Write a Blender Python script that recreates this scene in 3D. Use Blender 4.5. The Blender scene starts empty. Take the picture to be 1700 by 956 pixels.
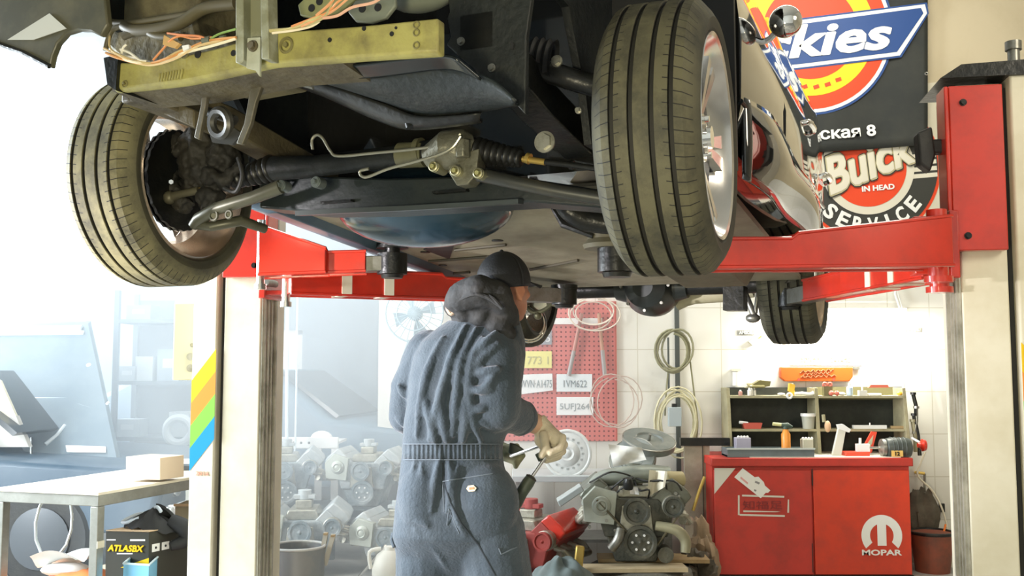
import bpy, bmesh, math, random
from math import sin, cos, pi, radians as R, sqrt
from mathutils import Vector as V, Matrix as M, Quaternion, noise
random.seed(7)
SC = bpy.context.scene
COL = SC.collection
# ------------------------------------------------------------------ camera
FPX = 1653.0; PITCH = math.atan((615-478)/FPX); CAMZ = 1.35
cam = bpy.data.cameras.new('camera'); cam.sensor_width = 36; cam.lens = FPX/1700*36
camo = bpy.data.objects.new('camera', cam); COL.objects.link(camo)
camo.location = (0, 0, CAMZ); camo.rotation_euler = (pi/2+PITCH, 0, 0)
SC.camera = camo
# ------------------------------------------------------------------ colour, exposure
SC.view_settings.view_transform = 'Standard'; SC.view_settings.look = 'None'
SC.view_settings.gamma = 1; SC.view_settings.use_curve_mapping = False
SC.view_settings.exposure = 0.15
SC.cycles.use_denoising = True
SC.cycles.max_bounces = 8; SC.cycles.diffuse_bounces = 4; SC.cycles.glossy_bounces = 4
SC.cycles.volume_bounces = 1; SC.cycles.transparent_max_bounces = 8
SC.cycles.sample_clamp_indirect = 6
w = bpy.data.worlds.new('world'); SC.world = w; w.use_nodes = True
w.node_tree.nodes['Background'].inputs[0].default_value = (.85, .9, 1, 1)
w.node_tree.nodes['Background'].inputs[1].default_value = 0.06
# ------------------------------------------------------------------ side daylight and added fill lights
def area(name, loc, target, sx, sy, power, col, spread=180):
    l = bpy.data.lights.new(name, 'AREA'); l.shape = 'RECTANGLE'; l.size = sx; l.size_y = sy
    l.energy = power; l.color = col; l.spread = R(spread)
    o = bpy.data.objects.new(name, l); COL.objects.link(o); o.location = loc
    o.rotation_euler = (V(target)-V(loc)).to_track_quat('-Z', 'Y').to_euler()
    return o
area('side_window_daylight', (-5.3, 7.6, 2.6), (0, 6.6, 1.6), 4.6, 3.2, 540, (.80, .92, 1))
area('side_fill_left', (-4.8, 3.75, 2.2), (-.4, 3.7, 1.4), 1.3, 2.2, 520, (.86, .94, 1))  # unseen fill added at the left to brighten mechanic, arm and column
area('ceiling_fill_bench', (1.9, 5.4, 4.6), (1.7, 7.0, 1.0), 2.2, .8, 62, (1, .96, .84))  # unseen overhead fill added for the bench wall
area('ceiling_fill_middle', (-1.0, 6.2, 4.8), (-.6, 7.0, .4), 2.2, .8, 90, (.95, .98, 1))  # unseen fill added above the middle of the room
area('front_fill', (-.75, -.3, 1.0), (-.25, 2.5, 1.95), .45, .45, 52, (1, .90, .62))  # fill added low by the camera to light the car's underside
area('right_fill', (2.9, 1.0, 3.0), (1.6, 4.2, 1.7), .9, .9, 38, (1, .90, .72))  # extra fill added out of view on the right
sl = bpy.data.lights.new('left_fill_spot', 'SPOT'); sl.energy = 1500; sl.color = (1, .95, .97); sl.spot_size = R(25); sl.spot_blend = .6; sl.shadow_soft_size = .12  # unseen narrow spot added to brighten the mechanic's back
so_ = bpy.data.objects.new('left_fill_spot', sl); COL.objects.link(so_); so_.location = (-4.0, 1.5, 1.35); so_.rotation_euler = (V((-.28, 3.55, 1.38))-V((-4.0, 1.5, 1.35))).to_track_quat('-Z', 'Y').to_euler()
# ------------------------------------------------------------------ projection helpers
def ray(px, py):
    x = (px-850)/FPX; y = (478-py)/FPX
    return V((x, cos(PITCH)-y*sin(PITCH), sin(PITCH)+y*cos(PITCH)))
def W(px, py, d):
    r = ray(px, py); return V((0, 0, CAMZ)) + r*(d/r.y)
TH = R(24.0)
CO = V((-.346, 2.615, 0))
CARM = M.Translation(CO) @ M.Rotation(-TH, 4, 'Z')
CARI = CARM.inverted()
ID = M.Identity(4)
def C(px, py, v=None, u=None, z=None, n=None, d=0):
    o = CARI @ V((0, 0, CAMZ)); r = CARI.to_3x3() @ ray(px, py)
    if v is not None: n, d = V((0, 1, 0)), v
    elif u is not None: n, d = V((1, 0, 0)), u
    elif z is not None: n, d = V((0, 0, 1)), z
    n = V(n); t = (d-n.dot(o))/n.dot(r); return o + r*t
def CF(px, py, z0=1.94): return C(px, py, n=(0, .093, 1), d=z0)       # on the sloping floor pan of the raised car
# ------------------------------------------------------------------ materials
MATS = {}
def mat(name, col, rough=.6, metal=0, dirt=None, dscale=6, dmix=.5, bump=0, bscale=60, emit=0, spec=.5, coat=0, alpha=1, trans=0):
    if name in MATS: return MATS[name]
    m = bpy.data.materials.new(name); m.use_nodes = True; nt = m.node_tree; n = nt.nodes; b = n['Principled BSDF']
    c = tuple(col)+(1,)
    b.inputs['Base Color'].default_value = c; b.inputs['Roughness'].default_value = rough
    b.inputs['Metallic'].default_value = metal; b.inputs['Specular IOR Level'].default_value = spec
    if coat: b.inputs['Coat Weight'].default_value = coat; b.inputs['Coat Roughness'].default_value = .03 if coat == 1 else .14
    if trans: b.inputs['Transmission Weight'].default_value = trans
    if emit: b.inputs['Emission Color'].default_value = c; b.inputs['Emission Strength'].default_value = emit
    if alpha < 1: b.inputs['Alpha'].default_value = alpha
    tc = n.new('ShaderNodeTexCoord')
    if dirt is not None:
        nz = n.new('ShaderNodeTexNoise'); nz.inputs['Scale'].default_value = dscale; nz.inputs['Detail'].default_value = 8; nz.inputs['Roughness'].default_value = .65
        nt.links.new(tc.outputs['Object'], nz.inputs['Vector'])
        rp = n.new('ShaderNodeValToRGB'); rp.color_ramp.elements[0].position = .42; rp.color_ramp.elements[1].position = .68
        rp.color_ramp.elements[0].color = (0, 0, 0, 1); rp.color_ramp.elements[1].color = (dmix, dmix, dmix, 1)
        nt.links.new(nz.outputs['Fac'], rp.inputs['Fac'])
        mx = n.new('ShaderNodeMix'); mx.data_type = 'RGBA'; mx.inputs['A'].default_value = c; mx.inputs['B'].default_value = tuple(dirt)+(1,)
        nt.links.new(rp.outputs['Color'], mx.inputs['Factor']); nt.links.new(mx.outputs['Result'], b.inputs['Base Color'])
    if bump:
        n2 = n.new('ShaderNodeTexNoise'); n2.inputs['Scale'].default_value = bscale; n2.inputs['Detail'].default_value = 5
        nt.links.new(tc.outputs['Object'], n2.inputs['Vector'])
        bp = n.new('ShaderNodeBump'); bp.inputs['Strength'].default_value = bump; bp.inputs['Distance'].default_value = .01
        nt.links.new(n2.outputs['Fac'], bp.inputs['Height']); nt.links.new(bp.outputs['Normal'], b.inputs['Normal'])
    MATS[name] = m; return m
# ------------------------------------------------------------------ mesh builder
class MB:
    def __init__(s): s.v = []; s.f = []
    def add(s, vs, fs):
        k = len(s.v); s.v += [V(p) for p in vs]; s.f += [tuple(i+k for i in f) for f in fs]; return s
    def lump(s, c, r, amp=.25, sc=2.5, seed=0, n=40):
        k = len(s.v); s.sph((0, 0, 0), 1, n); 
        for i in range(k, len(s.v)):
            p = s.v[i]; q = 1+amp*noise.fractal(p*sc*.5+V((seed*7.3, seed, 0)), 1.0, 2.0, 3)
            s.v[i] = V(c)+V((p.x*r[0]*q, p.y*r[1]*q, p.z*r[2]*(q if p.z > 0 else 1)))
        return s
    def box(s, c, d, rz=0, rx=0, ry=0):
        m = M.Translation(V(c)) @ M.Rotation(rz, 4, 'Z') @ M.Rotation(rx, 4, 'X') @ M.Rotation(ry, 4, 'Y')
        vs = [m @ V((x*d[0]/2, y*d[1]/2, z*d[2]/2)) for x in (-1, 1) for y in (-1, 1) for z in (-1, 1)]
        return s.add(vs, [(0, 1, 3, 2), (4, 6, 7, 5), (0, 4, 5, 1), (2, 3, 7, 6), (0, 2, 6, 4), (1, 5, 7, 3)])
    def hexa(s, p):      # 8 corners: 4 near, 4 far in the same order
        return s.add(p, [(0, 1, 2, 3), (7, 6, 5, 4), (0, 4, 5, 1), (1, 5, 6, 2), (2, 6, 7, 3), (3, 7, 4, 0)])
    def prism(s, pts, ext):
        n = len(pts); e = V(ext); pts = [V(p) for p in pts]
        return s.add(pts+[p+e for p in pts], [tuple(range(n)), tuple(reversed(range(n, 2*n)))]+[(i, i+n, (i+1) % n+n, (i+1) % n) for i in range(n)])
    def ring(s, c, ax, r, n, ref=None, start=0):
        ax = V(ax).normalized(); a = V(ref) if ref else (V((0, 0, 1)) if abs(ax.z) < .9 else V((1, 0, 0)))
        a = (a-ax*a.dot(ax)).normalized(); b = ax.cross(a)
        return [V(c)+(a*cos(start+2*pi*i/n)+b*sin(start+2*pi*i/n))*r for i in range(n)]
    def cyl(s, p, q, r, r2=None, n=20, cap=True):
        r2 = r if r2 is None else r2; p, q = V(p), V(q); ax = q-p
        vs = s.ring(p, ax, r, n)+s.ring(q, ax, r2, n)
        fs = [(i, (i+1) % n, (i+1) % n+n, i+n) for i in range(n)]
        if cap: fs += [tuple(reversed(range(n))), tuple(range(n, 2*n))]
        return s.add(vs, fs)
    def lathe(s, prof, o, ax, n=32, closed=False, cap=False, ref=None):     # prof: (distance along ax, radius)
        o, ax = V(o), V(ax).normalized(); vs = []
        for (t, r) in prof: vs += s.ring(o+ax*t, ax, max(r, 1e-5), n, ref)
        k = len(prof); fs = []
        for j in range(k if closed else k-1):
            a, b = j*n, ((j+1) % k)*n
            fs += [(a+i, a+(i+1) % n, b+(i+1) % n, b+i) for i in range(n)]
        if cap: fs += [tuple(reversed(range(n))), tuple(range((k-1)*n, k*n))]
        return s.add(vs, fs)
    def tube(s, pts, r, n=8, smooth=0, cap=True, closed=False):
        pts = [V(p) for p in pts]
        if smooth: pts = crom(pts, smooth, closed)
        k = len(pts); rr = r if isinstance(r, (list, tuple)) else [r]*k
        if len(rr) != k: rr = [rr[min(len(rr)-1, int(i/(k-1)*(len(rr)-1)))]+(rr[min(len(rr)-1, int(i/(k-1)*(len(rr)-1))+1)]-rr[min(len(rr)-1, int(i/(k-1)*(len(rr)-1)))])*((i/(k-1)*(len(rr)-1)) % 1) for i in range(k)]
        vs = []; a = None
        for i, p in enumerate(pts):
            if closed: t = (pts[(i+1) % k]-pts[i-1]).normalized()
            else: t = (pts[min(i+1, k-1)]-pts[max(i-1, 0)]).normalized()
            if a is None: a = V((0, 0, 1)) if abs(t.z) < .9 else V((1, 0, 0))
            a = (a-t*a.dot(t)).normalized(); b = t.cross(a)
            vs += [p+(a*cos(2*pi*j/n)+b*sin(2*pi*j/n))*rr[i] for j in range(n)]
        fs = []
        for i in range(k if closed else k-1):
            q = (i+1) % k
            fs += [(i*n+j, i*n+(j+1) % n, q*n+(j+1) % n, q*n+j) for j in range(n)]
        if cap and not closed: fs += [tuple(reversed(range(n))), tuple(range((k-1)*n, k*n))]
        return s.add(vs, fs)
    def sph(s, c, r, n=16, rot=None):
        r = (r, r, r) if not isinstance(r, (tuple, list)) else r; q = rot if rot is not None else M.Identity(3)
        vs = []; fs = []; h = n//2
        for j in range(1, h):
            ph = pi*j/h
            for i in range(n):
                vs.append(V(c)+q @ V((r[0]*sin(ph)*cos(2*pi*i/n), r[1]*sin(ph)*sin(2*pi*i/n), r[2]*cos(ph))))
        vs += [V(c)+q @ V((0, 0, r[2])), V(c)-q @ V((0, 0, r[2]))]
        for j in range(h-2):
            fs += [(j*n+i, (j+1)*n+i, (j+1)*n+(i+1) % n, j*n+(i+1) % n) for i in range(n)]
        t = len(vs)-2
        fs += [(t, i, (i+1) % n) for i in range(n)]+[(t+1, (h-2)*n+(i+1) % n, (h-2)*n+i) for i in range(n)]
        return s.add(vs, fs)
    def torus(s, c, ax, R_, r, n=32, m=8):
        s2 = MB(); pts = s2.ring(c, ax, R_, n); return s.tube(pts, r, m, closed=True)
    def hexbolt(s, c, ax, r, h): 
        ax = V(ax).normalized(); s.cyl(V(c), V(c)+ax*h*.35, r*1.35, n=20); return s.cyl(V(c)+ax*h*.3, V(c)+ax*h, r, n=6)
    def grid(s, fn, nu, nv):
        vs = [fn(i/nu, j/nv) for j in range(nv+1) for i in range(nu+1)]
        return s.add(vs, [(j*(nu+1)+i, j*(nu+1)+i+1, (j+1)*(nu+1)+i+1, (j+1)*(nu+1)+i) for j in range(nv) for i in range(nu)])
    def loft(s, rings, cap=True):
        n = len(rings[0]); vs = [p for r_ in rings for p in r_]
        fs = [(j*n+i, j*n+(i+1) % n, (j+1)*n+(i+1) % n, (j+1)*n+i) for j in range(len(rings)-1) for i in range(n)]
        if cap: fs += [tuple(reversed(range(n))), tuple(range((len(rings)-1)*n, len(rings)*n))]
        return s.add(vs, fs)
def crom(pts, k, closed=False):
    out = []; n = len(pts)
    rng = range(n if closed else n-1)
    for i in rng:
        if closed: p0, p1, p2, p3 = pts[i-1], pts[i], pts[(i+1) % n], pts[(i+2) % n]
        else: p0, p1, p2, p3 = pts[max(i-1, 0)], pts[i], pts[i+1], pts[min(i+2, n-1)]
        for j in range(k):
            t = j/k
            out.append(.5*((2*p1)+(-p0+p2)*t+(2*p0-5*p1+4*p2-p3)*t*t+(-p0+3*p1-3*p2+p3)*t**3))
    if not closed: out.append(pts[-1])
    return out
def bevel(o, wd, seg=2):
    b = o.modifiers.new('bevel', 'BEVEL'); b.width = wd; b.segments = seg; b.limit_method = 'ANGLE'; b.angle_limit = R(40); b.harden_normals = False
MW = {}
def mkmesh(name, mb, m, inv):
    me = bpy.data.meshes.new(name); me.from_pydata([inv @ p for p in mb.v], [], mb.f)
    if m: me.materials.append(m)
    bm = bmesh.new(); bm.from_mesh(me); bmesh.ops.recalc_face_normals(bm, faces=bm.faces); bm.to_mesh(me); bm.free()
    return me
def shade(me, ang=35):
    for p in me.polygons: p.use_smooth = True
    me.update()
    bm = bmesh.new(); bm.from_mesh(me)
    for e in bm.edges:
        if len(e.link_faces) == 2 and e.calc_face_angle(0) > R(ang): e.smooth = False
    bm.to_mesh(me); bm.free()
def part(name, mb, m, par, label=None, sp=ID, bev=0, ang=35, kind=None):
    mw = MW[par.name]; me = mkmesh(name, mb, m, mw.inverted() @ sp); shade(me, ang)
    o = bpy.data.objects.new(name, me); COL.objects.link(o); o.parent = par; MW[o.name] = mw
    if label: o['label'] = label
    if kind: o['kind'] = kind
    if bev: bevel(o, bev)
    return o
def thing(name, label, cat, loc, rz=0, group=None):
    o = bpy.data.objects.new(name, None); COL.objects.link(o); o.location = loc; o.rotation_euler = (0, 0, rz); o.empty_display_size = .1
    o['label'] = label; o['category'] = cat
    if group: o['group'] = group
    MW[o.name] = M.Translation(V(loc)) @ M.Rotation(rz, 4, 'Z'); return o
def solo(name, mb, m, label, cat, group=None, sp=ID, bev=0, ang=35, kind=None):
    ws = [sp @ p for p in mb.v]; c = V(((min(p.x for p in ws)+max(p.x for p in ws))/2, (min(p.y for p in ws)+max(p.y for p in ws))/2, min(p.z for p in ws)))
    t = M.Translation(c); me = mkmesh(name, mb, m, t.inverted() @ sp); shade(me, ang)
    o = bpy.data.objects.new(name, me); COL.objects.link(o); o.location = c; MW[o.name] = t
    if kind != 'structure': o['label'] = label; o['category'] = cat
    if kind: o['kind'] = kind
    if group: o['group'] = group
    if bev: bevel(o, bev)
    return o
def struct(name, mb, m): return solo(name, mb, m, None, None, kind='structure')
def textv(body, bold=0, shear=0, ext=.004):
    cu = bpy.data.curves.new('t', 'FONT'); cu.body = body; cu.size = 1; cu.offset = bold; cu.shear = shear; cu.extrude = ext; cu.resolution_u = 3; cu.align_x = 'LEFT'
    o = bpy.data.objects.new('t', cu); COL.objects.link(o); bpy.context.view_layer.update()
    dg = bpy.context.evaluated_depsgraph_get(); me = bpy.data.meshes.new_from_object(o.evaluated_get(dg))
    vs = [v.co.copy() for v in me.vertices]; fs = [tuple(p.vertices) for p in me.polygons]
    bpy.data.objects.remove(o); bpy.data.curves.remove(cu); bpy.data.meshes.remove(me); return vs, fs
def text(mb, body, c, w_, h, right=(1, 0, 0), up=(0, 0, 1), bold=0, shear=0, ext=.002):   # c = centre of the word box
    vs, fs = textv(body, min(bold, .018), shear)
    if not vs: return mb
    extra = max(0, bold-.018)
    x0, x1 = min(p.x for p in vs), max(p.x for p in vs); y0, y1 = min(p.y for p in vs), max(p.y for p in vs)
    r, u = V(right).normalized(), V(up).normalized(); nn = r.cross(u)
    sx = w_/(x1-x0); sy = h/(y1-y0)
    w_ = max(w_-2*extra*sx*(x1-x0)/max(x1-x0, 1e-6), w_*.5)
    offs = [(0, 0)] if extra <= 0 else [(cos(k*pi/4)*extra, sin(k*pi/4)*extra) for k in range(8)]+[(0, 0)]
    for q_, (ox, oy) in enumerate(offs):
        mb.add([V(c)+nn*(q_*.00022)+r*((p.x+ox-(x0+x1)/2)*sx)+u*((p.y+oy-(y0+y1)/2)*sy)+nn*(ext if p.z > 0 else 0) for p in vs], fs)
    return mb
def pW(pts, d): return [W(x, y, d) for x, y in pts]
def prW(pts, d, t): return MB().prism(pW(pts, d), (0, t, 0))
def pC(pts, v): return [C(x, y, v=v) for x, y in pts]
def boxW(mb, x0, y0, x1, y1, d, t):       # box whose front face spans the pixel rectangle
    a, b = W(x0, y0, d), W(x1, y1, d); return mb.box(((a.x+b.x)/2, d+t/2, (a.z+b.z)/2), (abs(b.x-a.x), t, abs(a.z-b.z)))
# ------------------------------------------------------------------ common materials
white_wall = mat('white_paint', (.80, .79, .74), .55, dirt=(.60, .56, .44), dscale=1.3, dmix=.35)
black_rub = mat('rubber', (.02, .02, .02), .6, dirt=(.05, .05, .04), bump=.2)
black_met = mat('black_metal', (.007, .008, .008), .34, dirt=(.026, .024, .016), dscale=9, dmix=.6, spec=.4, bump=.25, bscale=40)
dark_under = mat('underseal', (.007, .009, .010), .5, dirt=(.022, .024, .020), dscale=7, dmix=.6, spec=.3, bump=.4, bscale=30)
olive = mat('olive_primer', (.36, .33, .10), .5, dirt=(.09, .07, .035), dscale=9, dmix=.75, bump=.15)
brown = mat('dirty_brown', (.10, .082, .042), .65, dirt=(.035, .028, .018), dscale=8, dmix=.8, bump=.5, bscale=35)
greymet = mat('grey_steel', (.30, .30, .27), .38, .7, dirt=(.10, .09, .06), dscale=14, dmix=.6)
alu = mat('aluminium', (.42, .41, .34), .35, .6, dirt=(.12, .11, .07), dscale=18, dmix=.7)
brightmet = mat('bright_steel', (.75, .74, .70), .22, 1)
chrome = mat('chrome', (.88, .87, .84), .08, 1)
redp = mat('lift_red', (.62, .028, .010), .35, dirt=(.30, .02, .01), dscale=6, dmix=.5, coat=.8)
brass = mat('brass', (.55, .38, .10), .35, .7)
rubberhose = mat('hose_rubber', (.10, .085, .045), .5, dirt=(.10, .085, .04), dscale=14, dmix=.8)
cream = mat('cream_paint', (.74, .70, .56), .45, dirt=(.45, .38, .2), dscale=3, dmix=.35)
whitep = mat('white_gloss', (.82, .82, .80), .35)
blackp = mat('black_plain', (.012, .012, .012), .5)
yellowp = mat('yellow_plain', (.80, .52, .0), .5)
orangep = mat('orange_plain', (.90, .24, .03), .5)
greenp = mat('green_plain', (.22, .50, .06), .5)
bluep = mat('blue_plain', (.0, .28, .62), .5)
card = mat('cardboard', (.52, .38, .24), .8, dirt=(.40, .28, .16), dscale=4, dmix=.4)
wood = mat('raw_wood', (.42, .30, .15), .7, dirt=(.2, .12, .05), dscale=5, dmix=.6)
# ================================================================== SETTING
def tile_mat(name, tile, grout, size, rough=.35):
    m = mat(name, tile, rough); nt = m.node_tree; n = nt.nodes; b = n['Principled BSDF']
    g = n.new('ShaderNodeNewGeometry'); sp_ = n.new('ShaderNodeSeparateXYZ'); nt.links.new(g.outputs['Position'], sp_.inputs[0])
    cb = n.new('ShaderNodeCombineXYZ'); nt.links.new(sp_.outputs['X'], cb.inputs['X']); nt.links.new(sp_.outputs['Z'], cb.inputs['Y'])
    br = n.new('ShaderNodeTexBrick'); br.offset = 0; br.inputs['Scale'].default_value = 1; br.inputs['Brick Width'].default_value = size; br.inputs['Row Height'].default_value = size
    br.inputs['Mortar Size'].default_value = .004; br.inputs['Mortar Smooth'].default_value = .3
    br.inputs['Color1'].default_value = tuple(tile)+(1,); br.inputs['Color2'].default_value = tuple(c*.97 for c in tile)+(1,); br.inputs['Mortar'].default_value = tuple(grout)+(1,)
    nt.links.new(cb.outputs[0], br.inputs['Vector'])
    nz = n.new('ShaderNodeTexNoise'); nz.inputs['Scale'].default_value = 1.6; nz.inputs['Detail'].default_value = 7; nt.links.new(g.outputs['Position'], nz.inputs['Vector'])
    # grime gathered low on the wall
    mr = n.new('ShaderNodeMapRange'); mr.inputs['From Min'].default_value = .75; mr.inputs['From Max'].default_value = .1; nt.links.new(sp_.outputs['Z'], mr.inputs['Value'])
    mu = n.new('ShaderNodeMath'); mu.operation = 'MULTIPLY'; nt.links.new(mr.outputs[0], mu.inputs[0]); nt.links.new(nz.outputs['Fac'], mu.inputs[1])
    mx = n.new('ShaderNodeMix'); mx.data_type = 'RGBA'; mx.inputs['B'].default_value = (.16, .12, .06, 1)
    nt.links.new(mu.outputs[0], mx.inputs['Factor']); nt.links.new(br.outputs['Color'], mx.inputs['A']); nt.links.new(mx.outputs['Result'], b.inputs['Base Color'])
    return m
tiles = tile_mat('wall_tiles', (.78, .765, .70), (.60, .57, .48), .30)
floor_m = mat('concrete_floor', (.42, .41, .38), .55, dirt=(.16, .15, .13), dscale=1.2, dmix=.8, bump=.15, bscale=20)
ceil_m = mat('ceiling_paint', (.45, .44, .40), .8)
ZC = 5.4; YB = 7.15
struct('floor', MB().box((-.6, 4.2, -.05), (10.4, 14.0, .1)), floor_m)
struct('ceiling', MB().box((-.6, 4.2, ZC+.05), (10.4, 14.0, .1)), ceil_m)
ZTL = 2.28
struct('wall_back', MB().box((2.05, YB+.06, ZTL/2+.001), (4.9, .12, ZTL-.002)), tiles)
struct('wall_back_upper', MB().box((2.05, YB+.06, (ZTL+ZC)/2), (4.9, .12, ZC-ZTL-.004)), mat('beige_paint', (.56, .48, .33), .6, dirt=(.40, .33, .20), dscale=1.1, dmix=.5))
# deeper bay to the left of the tiled wall, seen past the left column
struct('wall_bay', MB().box((-.87, 8.8, ZC/2), (.6, .12, ZC-.004)), white_wall)
struct('wall_bay_side', MB().box((-1.11, 9.86, ZC/2), (.12, 2.0, ZC-.004)), white_wall)
struct('wall_bay_return', MB().box((-.45, 7.94, ZC/2), (.1, 1.58, ZC-.004)), white_wall)
struct('wall_right', MB().box((4.56, 4.2, ZC/2), (.12, 14.0-.01, ZC-.004)), mat('beige_side', (.34, .30, .22), .7))
# far wall with two daylight openings
far = MB(); y0 = 11.0
wl = W(-260, 60, y0); wr = W(150, 535, y0)
s0 = W(452, 548, y0); s1 = W(501, 640, y0)
def slab(mb, xa, xb, za, zb, y=y0+.06, t=.12): mb.box(((xa+xb)/2, y, (za+zb)/2), (xb-xa, t, zb-za))
slab(far, -5.7, wl.x, 0, ZC-.01); slab(far, wl.x, wr.x, 0, wr.z); slab(far, wl.x, wr.x, wl.z, ZC-.01)
slab(far, wr.x, s0.x, 0, ZC-.01); slab(far, s0.x, s1.x, 0, s1.z); slab(far, s0.x, s1.x, s0.z, ZC-.01); slab(far, s1.x, -1.05, 0, ZC-.01)
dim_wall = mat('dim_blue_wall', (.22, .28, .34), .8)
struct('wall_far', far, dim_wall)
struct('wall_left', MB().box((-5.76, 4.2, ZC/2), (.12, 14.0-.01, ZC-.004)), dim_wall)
struct('wall_front', MB().box((-.6, -2.86, ZC/2), (10.3, .12, ZC-.004)), white_wall)
day = mat('daylight_sky', (.90, .96, 1.0), emit=2.6)
glass = mat('window_glass', (.9, .95, 1), .05, trans=1)
def window(n, a, b, bars):
    fr = MB(); f = .05
    xa, xb, za, zb = a.x, b.x, b.z, a.z
    for (x, z, sx, sz) in [((xa+xb)/2, za+f/2, xb-xa-.01, f), ((xa+xb)/2, zb-f/2, xb-xa-.01, f), (xa+f/2+.005, (za+zb)/2, f, zb-za-.01), (xb-f/2-.005, (za+zb)/2, f, zb-za-.01)]:
        fr.box((x, y0+.05, z), (sx, .06, sz))
    for k in range(1, bars+1): fr.box((xa+(xb-xa)*k/(bars+1), y0+.05, (za+zb)/2), (.03, .05, zb-za-.02))
    o = struct('window_%d' % n, fr, whitep)
    part('window_pane', MB().box(((xa+xb)/2, y0+.09, (za+zb)/2), (xb-xa-.03, .006, zb-za-.03)), glass, o)
    q = struct('exterior_sky_%d' % n, MB().box(((xa+xb)/2, y0+.5, (za+zb)/2), (xb-xa+1.2, .02, zb-za+1.2)), day)
window(1, wl, wr, 1); window(2, s0, s1, 0)
# drifting exhaust haze in the daylit left half of the shop (a real scattering volume, wedge shaped in plan)
hz = bpy.data.materials.new('haze'); hz.use_nodes = True; nt = hz.node_tree; nt.nodes.remove(nt.nodes['Principled BSDF'])
vs_ = nt.nodes.new('ShaderNodeVolumeScatter'); vs_.inputs['Color'].default_value = (.86, .94, 1, 1); vs_.inputs['Density'].default_value = .22; vs_.inputs['Anisotropy'].default_value = .35
nt.links.new(vs_.outputs[0], nt.nodes['Material Output'].inputs['Volume'])
HZP = [(-5.65, 6.25), (-2.7, 6.1), (-1.75, 5.0), (-.9, 4.9), (1.25, 6.95), (1.25, 7.05), (-.55, 7.1), (-.55, 7.12), (-.58, 8.7), (-1.2, 8.7), (-1.2, 10.95), (-5.65, 10.95)]
ho = solo('haze', MB().prism([(x, y, .004) for x, y in HZP], (0, 0, 5.2)), hz, 'pale blue haze hanging in the daylight behind the left lift column', 'haze', kind='stuff')
# ================================================================== LIFT
rubber_strip = mat('slot_dark', (.02, .02, .018), .6)
chan = mat('channel_grey', (.48, .46, .38), .45, .4, dirt=(.12, .11, .07), dscale=9, dmix=.6)
PSI = R(10)
def lift_column(S, corner, xs, label):
    """S = +1 right column, -1 left one; corner = inner front edge of the post at floor level; x runs outwards, y to the back"""
    sp = M.Translation(corner) @ M.Rotation(-PSI, 4, 'Z')
    t = thing('lift_column', label, 'car lift', sp @ V((S*.16, .12, 0)), -PSI, 'two-post lift columns')
    def bx(u0, u1, v0, v1, z0, z1): return ((S*(u0+u1)/2, (v0+v1)/2, (z0+z1)/2), (abs(u1-u0), v1-v0, z1-z0))
    H = 2.36; OW = .128 if S < 0 else .16
    def lp(name, mb, m, par=t, label=None, bev=0): return part(name, mb, m, par, label, sp, bev)
    lp('base_plate', MB().box(*bx(-.08, xs+.36, -.12, .40, 0, .02)), redp)
    lp('outer_post', MB().box(*bx(xs+.012, xs+OW, -.015, .28, .02, H+.04)), cream, bev=.008)
    lp('post', MB().box(*bx(.001, xs-.012, 0, .26, .021, H-.02)), cream, bev=.006)
    lp('slot_lining', MB().box(*bx(xs-.0115, xs+.0115, .03, .25, .02, H-.03)), rubber_strip)
    g = MB().box(*bx(-.006, 0, .004, .13, .02, H-.03))
    for k in range(3): g.box(*bx(-.014, -.006, .012+k*.036, .026+k*.036, .02, H-.03))
    g.box(*bx(-.02, 0, .118, .132, .02, H-.03)); lp('guide_channel', g, chan)
    cz0, cz1 = 1.755, 2.325
    cr = MB().box(*bx(-.03, xs-.022, -.05, -.008, cz0, cz1)); cr.box(*bx(-.045, -.0305, -.05, .06, cz0, cz1))
    ca = lp('carriage', cr, redp, bev=.004)
    for (du, dz) in ((.015, .05), (.015, .51)):
        lp('bolt', MB().hexbolt((S*du, -.05, cz0+dz), (0, -1, 0), .009, .012), black_met, ca)
    lp('top_cap', MB().prism([(S*-.05, -.03, H), (S*.02, -.03, H+.045), (S*(xs+.31), -.03, H+.06), (S*(xs+.31), -.03, H)], (0, .33, 0)), black_met)
    lp('lift_stud', MB().cyl((S*(xs+.04), .02, H+.05), (S*(xs+.04), .02, H+.11), .020).cyl((S*(xs+.04), .02, H+.10), (S*(xs+.04), .02, H+.13), .027), greymet)
    zc = 1.445; pitch = .098; x0, x1 = xs+.014, xs+OW-.002; sl = .12*(OW/.11)
    for k, (nm, mm) in enumerate((('yellow_stripe', yellowp), ('orange_stripe', mat('amber', (.80, .28, .03), .5)), ('green_stripe', greenp), ('blue_stripe', bluep))):
        a = zc-k*pitch
        pts = [(S*x0, -.0165, a), (S*x1, -.0165, a-sl), (S*x1, -.0165, a-sl-pitch), (S*x0, -.0165, a-pitch)]
        lp(nm, MB().prism(pts, (0, .0015, 0)), mm, label=nm.replace('_', ' '))
    hb = MB()
    for zz in (1.685, 1.865): hb.box((S*-.09, .02, zz), (.14, .16, .020))
    hb.box((S*-.035, .02, 1.775), (.03, .2, .23)); lp('hinge_block', hb, redp, bev=.004)
    lp('stop_bolt', MB().cyl((S*-.07, -.12, 1.725), (S*-.07, -.02, 1.725), .016), greymet)
    return t, sp, lp
KL = W(430, 700, 4.35); KR = W(1604, 700, 3.40)
RC = lift_column(1, V((KR.x, KR.y, 0)), .165, 'white lift column at the right edge with a bright red carriage and black cap')
LC = lift_column(-1, V((KL.x, KL.y, 0)), .185, 'cream lift column between workbench and mechanic with rainbow stripes in full view')
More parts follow.
